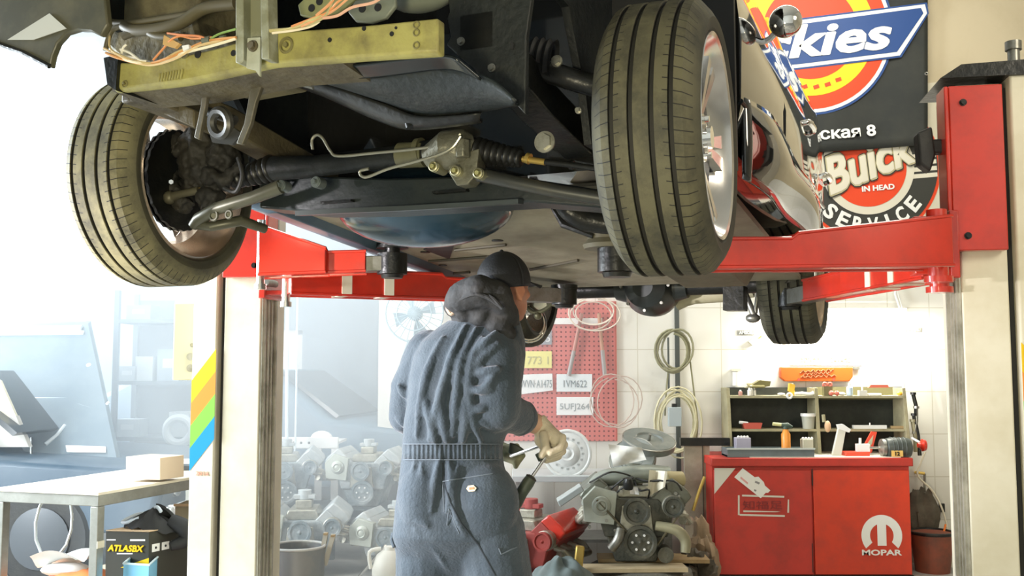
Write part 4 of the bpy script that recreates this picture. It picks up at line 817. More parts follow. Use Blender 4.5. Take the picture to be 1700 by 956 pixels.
# ---- things on the shelves: label, builder
def on(x, z): return V((W(x, 700, YS0+.06).x, YS0+.06, z))
T1 = s1z+.0085; T2 = s2z+.0085
def bottle(nm, lab, x, z, r, h, m, cap=None, capm=whitep, cat='bottle', group=None, y=None):
    p = on(x, z); p.y = y or p.y
    t = thing(nm, lab, cat, p, group=group)
    part('bottle_body', MB().lathe([(0, r*.9), (.004, r), (h*.66, r), (h*.76, r*.55), (h*.84, r*.45), (h*.85, r*.4)], p, (0, 0, 1), 20, cap=True), m, t)
    part('bottle_cap', MB().lathe([(h*.82, r*.5), (h, r*.45)], p, (0, 0, 1), 16, cap=True), capm, t); return t
bottle('small_bottle', 'tiny pinkish pot at the left end of the top shelf', 1230, T1, .014, .04, mat('pinkish', (.55, .30, .26)), cat='pot')
for k, (x, h) in enumerate(((1244, .055), (1248, .072), (1254, .055))):
    bottle('white_bottle', ('leftmost', 'tallest, middle', 'rightmost')[k]+' of three little white bottles on the top shelf', x, T1, .012, h, whitep, group='white bottles on the top shelf', y=YS0+.05+.012*k)
ob = thing('oil_jar', 'small yellow-orange tin on the top shelf by the divider', 'tin', on(1317, T1)); p = on(1317, T1)
part('tin_body', MB().prism([p+V(q) for q in ((-.025, 0, .03), (.012, 0, .03), (.020, 0, .075), (-.018, 0, .085))], (0, .04, 0)).cyl(p+V((0, .02, 0)), p+V((0, .02, .035)), .02), mat('amber_tin', (.85, .50, .05), .4), ob); part('tin_lid', MB().cyl(p+V((-.002, .02, .078)), p+V((-.002, .02, .084)), .012), whitep, ob)
rl = thing('tape_roll', 'white tape roll hanging over the edge of the top shelf', 'tape', on(1309, T1-.02)); p = on(1309, T1)+V((0, -.04, .0)); part('tape_ring', MB().torus(p, (0, 1, 0), .016, .008, 24, 8), whitep, rl)
solo('crumpled_bag', MB().tube([on(1320, T1+.012), on(1333, T1+.015), on(1345, T1+.01), on(1352, T1+.018)], [.010, .013, .011, .014], 10, smooth=4), whitep, 'crumpled white plastic strip lying on the top shelf', 'bag')
solo('paper_scrap', MB().sph(on(1298, T1+.010), (.028, .02, .010), 12), whitep, 'white rag scrap on the left top shelf', 'rag')
rb = thing('round_bulb_box', 'red and white balls of wire at the right of the divider, upper one', 'wire ball', on(1375, T1+.05)); part('coil', MB().torus(on(1371, T1+.075), (0, 1, 0), .012, .008, 20, 8).torus(on(1379, T1+.075), (0, 1, 0), .012, .008, 20, 8), mat('pinkred', (.65, .18, .13), .5), rb); part('box', MB().box(on(1375, T1+.032), (.06, .04, .064)), mat('strip_olive', (.16, .15, .07)), rb)
for x in (1379, 1388): solo('wire_ball', MB().sph(on(x, T1+.018)+V((0, -.03, 0)), .018, 14).torus(on(x, T1+.018)+V((0, -.03, 0)), (1, 0, .3), .018, .003), mat('pinkred', (.65, .18, .13), .5), ('left' if x == 1379 else 'right')+' red and white ball at the foot of the olive box', 'ball', group='red balls on the top shelf')
cl2 = bottle('spray_bottle', 'white bottle with a blue label right of the red balls', 1412, T1, .022, .085, mat('pale_blue_label', (.55, .68, .80), .4))
solo('cloth_bundle', MB().sph(on(1398, T1+.012), (.03, .02, .012), 14), whitep, 'white rag lying left of the blue label bottle', 'rag')
gc = thing('glue_tin', 'grey tin with an upright brush on the right top shelf', 'tin', on(1433, T1)); part('tin_body', MB().box(on(1433, T1+.018), (.055, .04, .036)), mat('tin_grey', (.6, .6, .55)), gc); part('brush', MB().cyl(on(1433, T1+.035), on(1433, T1+.07), .006), whitep, gc)
solo('white_tray', MB().box(on(1453, T1+.008), (.085, .05, .016)), whitep, 'flat white tray on the right top shelf', 'tray', bev=.004)
solo('red_folder', MB().prism([on(1444, T1+.055), on(1478, T1+.055), on(1476, T1+.075), on(1448, T1+.075)], (0, .03, 0)), mat('folder_red', (.70, .16, .10)), 'thin red folder leaning above the white tray', 'folder')
solo('orange_cup', MB().sph(on(1495, T1+.016), (.02, .016, .014), 12), mat('amber_tin', (.85, .5, .05)), 'small orange cup at the right end of the top shelf', 'cup')
bk_ = thing('plastic_bucket', 'pale translucent pot with a white rim on the middle shelf', 'pot', on(1342, T2)); p = on(1342, T2); part('pot_body', MB().lathe([(0, .038), (.09, .046)], p, (0, 0, 1), 24, cap=True), mat('cloudy_plastic', (.42, .43, .36), .4), bk_); part('pot_rim', MB().cyl(p+V((0, 0, .085)), p+V((0, 0, .105)), .052, n=24), whitep, bk_)
tr_ = thing('parts_tray', 'shallow red parts tray with a white tool on the middle shelf', 'tray', on(1248, T2)); p = on(1248, T2)
part('tray_body', MB().loft([[p+V((-.066*k, -.03*k, z)), p+V((.066*k, -.03*k, z)), p+V((.066*k, .04*k, z)), p+V((-.066*k, .04*k, z))] for k, z in ((.85, 0), (1.0, .04), (.93, .038), (.8, .01))]), mat('tray_red', (.55, .10, .07), .5), tr_); part('tool', MB().cyl(p+V((-.09, -.02, .045)), p+V((-.03, -.01, .038)), .010, n=10), whitep, tr_)
tc_ = thing('gas_torch', 'orange spray torch can with a dark nozzle head on the cabinet', 'torch', V((W(1306, 740, 6.72).x, 6.72, ZT))); p = V((W(1305, 745, 6.72).x, 6.72, zpx(744, 6.72)))
part('can', MB().lathe([(0, .030), (.10, .030), (.115, .022), (.135, .016)], V((p.x, p.y, ZT+.045)), (0, 0, 1), 24, cap=True), mat('torch_orange', (.80, .30, .05), .35), tc_); q = V((p.x, p.y, ZT+.18))
part('nozzle_head', MB().tube([q+V((.045, 0, .012)), q+V((.01, 0, .022)), q+V((-.03, 0, .028))], [.010, .022, .012], 12).cyl(q, q+V((0, 0, .02)), .02), mat('dark_green', (.05, .08, .06), .4), tc_); part('burner', MB().cyl(q+V((-.03, 0, .028)), q+V((-.085, 0, .034)), .012, n=16), mat('burner_yellow', (.65, .62, .30), .4), tc_)
tbx = thing('tool_tray', 'long blue grey steel tray standing on the cabinet in front of the shelves', 'tray', V((W(1280, 760, 6.66).x, 6.72, ZT)))
xa, xb = W(1208, 750, 6.64).x, W(1352, 750, 6.64).x; m_ = MB(); zt2 = zpx(745, 6.64); g2 = mat('tray_bluegrey', (.14, .19, .20), .5, dirt=(.08, .1, .1))
m_.box(((xa+xb)/2, 6.645, (ZT+zt2)/2), (xb-xa, .01, zt2-ZT)).box(((xa+xb)/2, 6.83, (ZT+zt2)/2), (xb-xa, .01, zt2-ZT)).box((xa+.005, 6.74, (ZT+zt2)/2), (.01, .18, zt2-ZT)).box((xb-.005, 6.74, (ZT+zt2)/2), (.01, .18, zt2-ZT)).box(((xa+xb)/2, 6.74, ZT+.006), (xb-xa, .18, .01))
part('tray_shell', m_, g2, tbx); part('tray_lip', MB().box(((xa+xb)/2, 6.64, zt2), (xb-xa+.01, .012, .010)), mat('lip_light', (.5, .55, .52), .4), tbx)
for (x, w_, h, c_, lb, cat) in ((1233, .10, .07, (.38, .36, .45), 'small violet box of white fasteners in the steel tray', 'box'), (1322+18, .07, .06, (.55, .52, .40), 'glass tub of fittings in the right of the steel tray', 'tub')):
    p = V((W(x, 740, 6.74).x, 6.75, ZT+.012)); t = thing('parts_box' if cat == 'box' else 'fittings_tub', lb, cat, p); part('box_body', MB().box(p+V((0, 0, h/2+.02)), (w_, .07, h+.04)), mat('pb%d' % x, c_, .4), t, bev=.004)
    for q in range(4): part('fastener', MB().sph(p+V((-.03+.02*q, -.02, h+.045)), .010, 8), whitep, t)
rm_ = thing('scraper_bar', 'white slanted bar leaning against the shelf unit', 'bar', V((W(1388, 756, 6.74).x, 6.76, ZT)))
part('bar', MB().prism([W(x, y, 6.74) for x, y in ((1393, 708), (1405, 711), (1397, 756), (1382, 756))], (0, .03, 0)), mat('bar_white', (.70, .70, .62), .5), rm_, bev=.002); part('bar_head', MB().prism([W(x, y, 6.73) for x, y in ((1391, 705), (1400, 704), (1413, 713), (1410, 718), (1393, 712))], (0, .04, 0)), whitep, rm_)
dc = thing('drill_case', 'open red plastic case with its lid up on the cabinet', 'case', V((W(1425, 758, 6.72).x, 6.76, ZT))); rp2 = mat('case_red', (.78, .08, .04), .35)
part('case_base', MB().prism([W(x, y, 6.70) for x, y in ((1404, 750), (1445, 750), (1444, 757.5), (1405, 757.5))], (0, .10, 0)), rp2, dc, bev=.003); part('case_lid', MB().prism([W(x, y, 6.79) for x, y in ((1430, 748), (1447, 716), (1456, 717), (1447, 752))], (0, .015, 0)), rp2, dc); part('case_label', MB().prism([W(x, y, 6.785) for x, y in ((1436, 742), (1450, 722), (1448, 735), (1443, 745))], (0, .002, 0)), mat('lab_olive', (.5, .5, .35)), dc)
part('bit_set', MB().box(W(1432, 743, 6.74), (.085, .04, .05)).cyl(W(1428, 738, 6.74), W(1428, 727, 6.74), .009), whitep, dc)
lm = thing('bottle_row_strip', 'long white sealed bar lying on the right middle shelf', 'bar', on(1440, T2)); part('bar', MB().box(on(1443, T2+.012), (.23, .03, .024)), whitep, lm); part('knob', MB().cyl(on(1444, T2+.024), on(1444, T2+.04), .005), whitep, lm)
solo('wood_stick', MB().box(on(1492, T2+.010), (.11, .03, .018)), wood, 'pale wooden stick at the right end of the middle shelf', 'stick')
hk = thing('hanging_glove', 'orange tipped glove hanging on the shelf divider', 'glove', on(1367, T2-.02)); part('glove_body', MB().sph(on(1367, T2+.02)+V((0, -.09, 0)), (.022, .02, .04), 14), mat('tan_glove', (.65, .42, .25)), hk); part('glove_cuff', MB().cyl(on(1362, T2+.05)+V((0, -.08, 0)), on(1361, T2+.10)+V((0, -.08, 0)), .012, n=12), shw, hk)
# power drill
dz = thing('electric_motor', 'dark ribbed bench grinder motor with a yellow badge at the right of the cabinet top', 'bench grinder', V((W(1495, 760, 6.72).x, 6.72, ZT)))
a, b = W(1466, 743, 6.70), W(1512, 743, 6.70); mb_ = mat('motor_dark', (.05, .06, .055), .4, dirt=(.11, .12, .1)); m_ = MB(); m_.lathe([(0, .040), (.02, .062), (.05, .068), (.14, .068), (.175, .060), (.19, .03)], a, (1, 0, 0), 28, cap=True)
part('motor_body', m_, mb_, dz)
for k in range(4): part('cooling_rib', MB().torus(a+V((.05+.028*k, 0, 0)), (1, 0, 0), .068, .004, 28, 6), mb_, dz)
part('front_guard', MB().lathe([(0, .02), (.01, .058), (.03, .06)], a-V((.022, 0, 0)), (1, 0, 0), 24, cap=True), greymet, dz)
part('shaft', MB().cyl(a-V((.09, 0, -.0)), a, .008, n=10), brightmet, dz); part('foot', MB().box(V(((a.x+b.x)/2, 6.70, ZT+.012)), (.14, .1, .024)), mb_, dz)
part('badge', MB().box(V((W(1490, 757, 6.63).x, 6.633, zpx(756, 6.63)+.012)), (.075, .004, .040)), mat('badge_yellow', (.75, .50, .14), .5), dz); m_ = MB(); text(m_, '12', V((W(1490, 757, 6.63).x, 6.630, zpx(756, 6.63)+.012)), .03, .026, bold=.03); part('lettering', m_, black_met, dz)
vh = solo('red_hand_wheel', MB().lathe([(0, .036), (.02, .042), (.035, .02), (.05, .016)], W(1536, 739, 6.75), (-1, 0, 0), 24, cap=True), redp, 'red funnel shaped knob sticking out right of the shelf unit', 'knob')
solo('white_hook', MB().tube([W(1534, 739, 6.76), W(1528, 735, 6.78), W(1514, 727, 6.86)], .008, 8), whitep, 'white rod carrying the red knob', 'rod')
# leaning rods beside the shelf unit
for k, (xa, ya, xb, yb, mm) in enumerate(((1516, 655, 1521, 690, black_met), (1517, 690, 1527, 756, black_met), (1515, 700, 1520, 750, shw), (1521, 678, 1517, 720, greymet))):
    t = thing('garden_tool', ('short black', 'long black', 'wooden', 'grey')[k]+' tool hanging off the right side of the shelf unit', 'tool', W(xb, yb, 6.9)); part('tool_shaft', MB().tube([W(xa, ya, 6.9), W((xa+xb)/2+2, (ya+yb)/2, 6.9), W(xb, yb, 6.9)], .014, 8), mm, t); part('tool_tip', MB().cyl(W(xa, ya-4, 6.9), W(xa, ya, 6.9), .020, n=10), mm, t)
solo('crumpled_can', MB().box(W(1255, 640, 6.95), (.11, .08, .01), rx=.25).prism(pW([(1240, 644), (1262, 631), (1280, 633), (1278, 641), (1250, 645)], 6.95), (0, .08, 0)), mat('olive_dark', (.10, .11, .06), .5), 'crumpled dark tray on top of the shelf unit', 'tray')
# power cord from the name plate down
solo('power_cord', MB().tube([W(x, y, 7.02) for x, y in ((1503, 552), (1503, 580), (1500, 620), (1501, 660), (1503, 690), (1510, 722))], .006, 8, smooth=5), cream, 'thin pale cord running down the wall to the bench', 'cord')
solo('white_cable', MB().tube([W(x, y, 7.0) for x, y in ((1536, 750), (1528, 770), (1524, 790), (1548, 815), (1566, 850), (1576, 900), (1580, 960), (1580, 982))], .007, 8, smooth=5), cream, 'pale cable looping from the bench down to the floor', 'cable')
solo('orange_cable', MB().tube([W(x, y, 6.9) for x, y in ((1570, 870), (1562, 905), (1555, 940), (1552, 960), (1550, 985))], .007, 8, smooth=5), orangep, 'orange cable hanging by the wall right of the cabinet', 'cable')
tp_ = thing('water_tap', 'small brass tap on the wall right of the cabinet', 'tap', W(1530, 786, YW)); part('tap_body', MB().tube([W(1520, 784, YW), W(1520, 784, 7.03), W(1535, 786, 7.02)], .010, 8), brass, tp_); part('tap_pipe', MB().cyl(W(1535, 786, 7.10), W(1535, 950, 7.10), .009, n=10), greymet, tp_)
# bin and red box right of the cabinet
bb = thing('floor_bin', 'soot-stained dark bin standing right of the cabinet', 'bin', V((W(1545, 900, 6.85).x, 6.85, 0))); c_ = V((W(1547, 900, 6.85).x, 6.85, 0)); part('bin_body', MB().lathe([(0, .11), (.26, .14)], c_, (0, 0, 1), 24, cap=True), mat('bin_red', (.24, .06, .03), .6, dirt=(.05, .04, .03), dscale=9), bb); part('bin_rim', MB().torus(c_+V((0, 0, .26)), (0, 0, 1), .14, .012), black_met, bb)
solo('soot_sack', MB().lump(V((W(1537, 868, 7.02).x, 7.05, .27)), (.10, .05, .26), .5, 3, 3), mat('sack_dark', (.06, .05, .035), .8, dirt=(.2, .17, .12), dscale=6), 'tall dark grimy sack propped behind the bin', 'sack')
wb = thing('wall_box', 'small dark switch box low on the wall by the right column', 'switch box', W(1588, 880, YW)); part('plate', boxW(MB(), 1581, 838, 1594, 860, YW-.03, .03), cream, wb); part('switch', boxW(MB(), 1585, 844, 1592, 856, YW-.034, .004), blackp, wb)
part('wall_cover', boxW(MB(), 1560, 836, 1569, 850, YW-.02, .02), black_met, wb)
# ================================================================== RED PEGBOARD AND PLATES
pb = mat('pegboard_red', (.50, .05, .04), .55); nt = pb.node_tree; n = nt.nodes; L = nt.links
gg = n.new('ShaderNodeNewGeometry'); s_ = n.new('ShaderNodeSeparateXYZ'); L.new(gg.outputs['Position'], s_.inputs[0])
def frac(o_):
    a = n.new('ShaderNodeMath'); a.operation = 'MULTIPLY'; a.inputs[1].default_value = 1/.0335; L.new(o_, a.inputs[0])
    b = n.new('ShaderNodeMath'); b.operation = 'FRACT'; L.new(a.outputs[0], b.inputs[0]); c = n.new('ShaderNodeMath'); c.operation = 'SUBTRACT'; c.inputs[1].default_value = .5; L.new(b.outputs[0], c.inputs[0]); return c
cbn = n.new('ShaderNodeCombineXYZ'); L.new(frac(s_.outputs['X']).outputs[0], cbn.inputs[0]); L.new(frac(s_.outputs['Z']).outputs[0], cbn.inputs[1])
ln = n.new('ShaderNodeVectorMath'); ln.operation = 'LENGTH'; L.new(cbn.outputs[0], ln.inputs[0]); lt = n.new('ShaderNodeMath'); lt.operation = 'LESS_THAN'; lt.inputs[1].default_value = .20; L.new(ln.outputs['Value'], lt.inputs[0])
mx = n.new('ShaderNodeMix'); mx.data_type = 'RGBA'; mx.inputs['A'].default_value = (.60, .15, .13, 1); mx.inputs['B'].default_value = (.16, .01, .01, 1); L.new(lt.outputs[0], mx.inputs['Factor']); L.new(mx.outputs['Result'], n['Principled BSDF'].inputs['Base Color'])  # board red lightened to paint haze into its colour
pg = thing('pegboard', 'red pegboard with pale haze put into its colour, behind the mechanic', 'pegboard', W(940, 732, YW)); part('board', boxW(MB(), 830, 500, 1024, 732, YW-.02, .018), pb, pg); part('board_edge', boxW(MB(), 1021, 500, 1025, 732, YW-.03, .012), mat('edge_red', (.45, .06, .03)), pg)
part('top_rail', boxW(MB(), 830, 528, 1000, 538, YW-.03, .01), whitep, pg)
YP = YW-.034
for (pts, tx, col, tcol, lb, tc_, tw_, th_) in (
    ([(872, 545), (916, 545), (916, 572), (872, 572)], '085', (.30, .31, .34), (.75, .75, .75), 'grey licence plate ending in 085 at the top of the pegboard', (900, 561), .115, .055),
    ([(868, 583), (916, 583), (916, 611), (868, 611)], '773 1', (.78, .72, .25), (.45, .42, .2), 'yellow licence plate on the pegboard', (893, 598), .15, .055),
    ([(862, 622), (917, 620), (918, 648), (862, 655)], 'WVN·A1475', (.80, .82, .82), (.25, .30, .32), 'white licence plate level with the mechanic\'s elbow, slightly tilted', (890, 637), .225, .055),
    ([(924, 621), (983, 621), (983, 650), (924, 650)], '1VM622', (.74, .80, .82), (.2, .25, .28), 'pale plate with a blue grey top band, right of the tilted one', (955, 637), .165, .050),
    ([(924, 659), (985, 659), (985, 689), (924, 689)], '5UFJ264', (.82, .84, .84), (.30, .34, .36), 'lowest white licence plate on the pegboard', (954, 676), .21, .055)):
    t = thing('licence_plate', lb, 'licence plate', W(pts[0][0]+25, pts[2][1], YP), group='licence plates on the pegboard')
    part('plate', MB().prism(pW(pts, YP), (0, .004, 0)), mat('pl_'+tx[:3], col, .4), t, bev=.001)
    m_ = MB(); text(m_, tx, W(tc_[0], tc_[1], YP-.001), tw_, th_, bold=.0); part('lettering', m_, mat('plt_'+tx[:3], tcol, .5), t)
# tools hung over the board
for (xa, ya, xb, yb, c_, lb) in ((966, 520, 944, 624, (.42, .18, .14), 'slanting grey-red bar hung over the pegboard'), (994, 520, 1004, 622, (.45, .22, .13), 'upright brown bar hung at the right of the pegboard')):
    t = thing('pry_bar', lb, 'pry bar', W(xb, yb, YP-.03)); part('bar_shaft', MB().cyl(W(xa, ya, YP-.02), W(xb, yb, YP-.02), .013, n=10), mat('bar%d' % xa, c_, .5), t); part('bar_tip', MB().cyl(W(xa+(xb-xa)*.6, ya+(yb-ya)*.6, YP-.02), W(xb, yb, YP-.02), .015, n=10), mat('bartip', (.3, .28, .27), .4), t)
def coil(name, lab, cx0, cy, rx, ry, n, y, m, r=.006, jit=3, seed=1, cat='cable', group=None):
    rnd = random.Random(seed); pts = []
    lr = [rnd.uniform(.80, 1.06) for _ in range(n+1)]; lx = [rnd.uniform(-jit, jit)*1.5 for _ in range(n+1)]
    for k in range(n*20):
        f_ = k/20; i_ = int(f_); f_ -= i_; a = 2*pi*k/20; s1 = (lr[i_]*(1-f_)+lr[i_+1]*f_)*(1+.04*sin(k*.31+seed)); jx = lx[i_]*(1-f_)+lx[i_+1]*f_; cx = cx0+jx; pts.append(W(cx+rx*s1*sin(a)+jit*sin(k*.13+seed), cy-ry*s1*cos(a)+jit*cos(k*.09), y-.012*sin(k*.17)))
    return solo(name, MB().tube(pts, r, 6), m, lab, cat, group=group)
palec = mat('pale_wire', (.66, .58, .48), .5); olc = mat('olive_cable', (.24, .23, .13), .5); crc = mat('cream_cable', (.62, .58, .38), .5)
coil('cable_coil', 'loose pale coil of wire hanging at the top of the pegboard', 985, 520, 38, 26, 4, 7.06, palec, .005, 5, 2)
coil('cable_coil', 'coil of thin wire hanging below the pegboard corner beside the lowest plate', 1022, 665, 38, 42, 3, 7.06, mat('thin_wire', (.50, .40, .34), .5), .004, 4, 5)
coil('cable_coil', 'upper olive coil of cable on the dark strap', 1122, 582, 29, 36, 4, 7.0, olc, .008, 3, 3)
coil('cable_coil', 'lower cream coil of hose around the plug on the strap', 1127, 700, 36, 56, 7, 6.98, crc, .007, 4, 4)
solo('hung_rope', MB().tube([W(x, y, 7.02) for x, y in ((1110, 610), (1106, 650), (1104, 690))], .006, 6, smooth=4), olc, 'olive rope hanging left of the dark strap', 'rope')
solo('hung_rope', MB().tube([W(x, y, 7.02) for x, y in ((1146, 600), (1152, 650), (1158, 700), (1156, 730))], .006, 6, smooth=4), olc, 'olive rope hanging right of the dark strap', 'rope')
sp2 = thing('wall_strap', 'dark vertical strap on the wall holding two coils', 'strap', W(1126, 785, YW)); part('strap_band', boxW(MB(), 1120, 500, 1131, 785, YW-.03, .02), mat('strap_dark', (.05, .06, .055), .6), sp2); part('strap_fold', boxW(MB(), 1108, 560, 1112, 648, YW-.05, .012), mat('strap_dark', (.05, .06, .055)), sp2)
pl_ = thing('plug_box', 'grey plug box in the middle of the lower cream coil', 'plug', W(1120, 708, 6.96)); part('plug_body', boxW(MB(), 1110, 676, 1132, 708, 6.93, .05), mat('plug_grey', (.38, .44, .46), .5), pl_, bev=.004); part('plug_pin', boxW(MB(), 1116, 670, 1124, 677, 6.94, .03), black_met, pl_)
# ================================================================== MIDDLE BACKGROUND
# low bench
bz = zpx(790, 6.55)
t = thing('low_bench', 'low grey bench against the wall behind the red engine', 'bench', V((W(960, 900, 6.8).x, 6.8, 0))); xa, xb = W(850, 790, 6.55).x, W(1122, 790, 6.55).x
part('bench_top', MB().box(((xa+xb)/2, 6.80, bz-.02), (xb-xa, .50, .04)), mat('bench_grey', (.42, .45, .45), .5), t, bev=.004)
for x in (xa+.05, xb-.05):
    for y in (6.60, 7.0): part('leg', MB().box((x, y, (bz-.04)/2), (.05, .05, bz-.04)), greymet, t)
part('lower_shelf', MB().box(((xa+xb)/2, 6.82, .24), (xb-xa-.1, .4, .02)), greymet, t)
# hub cap / steering wheel
hc = thing('hub_cap', 'large pale round wheel cover leaning on the bench behind the gloved hand', 'wheel cover', V((W(945, 790, 6.62).x, 6.62, bz)))
c_ = W(942, 753, 6.66); ax3 = V((-.12, -1, .12)); pw = mat('pale_cover', (.62, .64, .62), .35, dirt=(.45, .47, .45))
part('cover_rim', MB().torus(c_, ax3, .150, .012, 48, 8), pw, hc); part('cover_dish', MB().lathe([(0, .148), (.012, .12), (.008, .085), (.022, .07), (.03, .045), (.02, .03), (.035, .012), (.036, .001)], c_, ax3, 48), pw, hc)
sl2 = MB()
for k in range(16): a = k*pi/8; fx = ax3.normalized().orthogonal().normalized(); fy = ax3.normalized().cross(fx); d_ = fx*cos(a)+fy*sin(a); sl2.box(c_+d_*.10+ax3.normalized()*.013, (.012, .006, .012))
part('vent_marks', sl2, mat('grey_print2', (.35, .37, .36)), hc)
# round air cleaner pans piled over the engine
def drum(name, lab, px, py, d, r, h, m, tilt, cat='air cleaner'):
    c_ = W(px, py, d); ax4 = V(tilt).normalized(); t = thing(name, lab, cat, c_)
    part('pan', MB().lathe([(0, r*.96), (.006, r), (h*.85, r), (h, r*.96), (h, r*.55), (h*.8, r*.5)], c_, ax4, 40, cap=True), m, t); part('rim_bead', MB().torus(c_+ax4*h*.85, ax4, r, .006, 40, 6), greymet, t); part('centre_stud', MB().cyl(c_+ax4*h*.8, c_+ax4*(h+.03), .010, n=8), greymet, t); return t
pang = mat('pan_grey', (.16, .18, .17), .45, .3, dirt=(.35, .35, .3), dscale=8)
drum('air_cleaner', 'upper round grey air cleaner pan lying tilted above the engine', 1076, 740, 6.30, .165, .05, pang, (.1, -.35, .9))
drum('air_cleaner', 'lower round grey pan tipped towards the camera with a white cloth on it', 1052, 766, 6.22, .145, .04, pang, (-.35, -.75, .55))
solo('white_cloth', MB().grid(lambda s_, t_: W(1010+55*s_+8*t_, 737+6*s_+38*t_-18*s_*t_, 6.02+.03*sin(6*s_)*cos(5*t_)), 10, 10), mat('cloth_white', (.78, .78, .74), .8), 'white cloth draped over the lower grey pan', 'cloth')
solo('paper_wrap', MB().grid(lambda s_, t_: W(1078+30*s_-4*t_, 780+2*s_+46*t_-20*s_*t_, 5.92+.04*sin(5*s_)), 8, 8), mat('cloth_cream', (.72, .68, .55), .8), 'cream rag hanging over the pipe above the engine', 'rag')
solo('small_rag', MB().grid(lambda s_, t_: W(1044+15*s_+2*t_, 808+1*s_+12*t_, 5.90+.02*sin(4*s_)), 5, 5), whitep, 'small white rag left of the cream one', 'rag')
grn = mat('khaki_pipe', (.33, .31, .20), .5, .3, dirt=(.18, .16, .1))
solo('exhaust_pipe', MB().tube([W(978, 838, 6.1), W(984, 815, 6.08), W(1000, 795, 6.08), W(1030, 790, 6.08), W(1075, 786, 6.1), W(1110, 788, 6.12)], [.05, .05, .05, .055, .055, .05], 20, smooth=4), mat('pipe_greygreen', (.30, .33, .29), .45, .3, dirt=(.16, .17, .14)), 'thick grey exhaust pipe bent across the top of the engine', 'pipe')
solo('air_filter', MB().cyl(W(1104, 797, 6.02), W(1132, 795, 6.06), .055, .045, n=24), mat('filter_tan', (.42, .36, .2), .6), 'tan round filter at the right end of the thick pipe', 'filter')
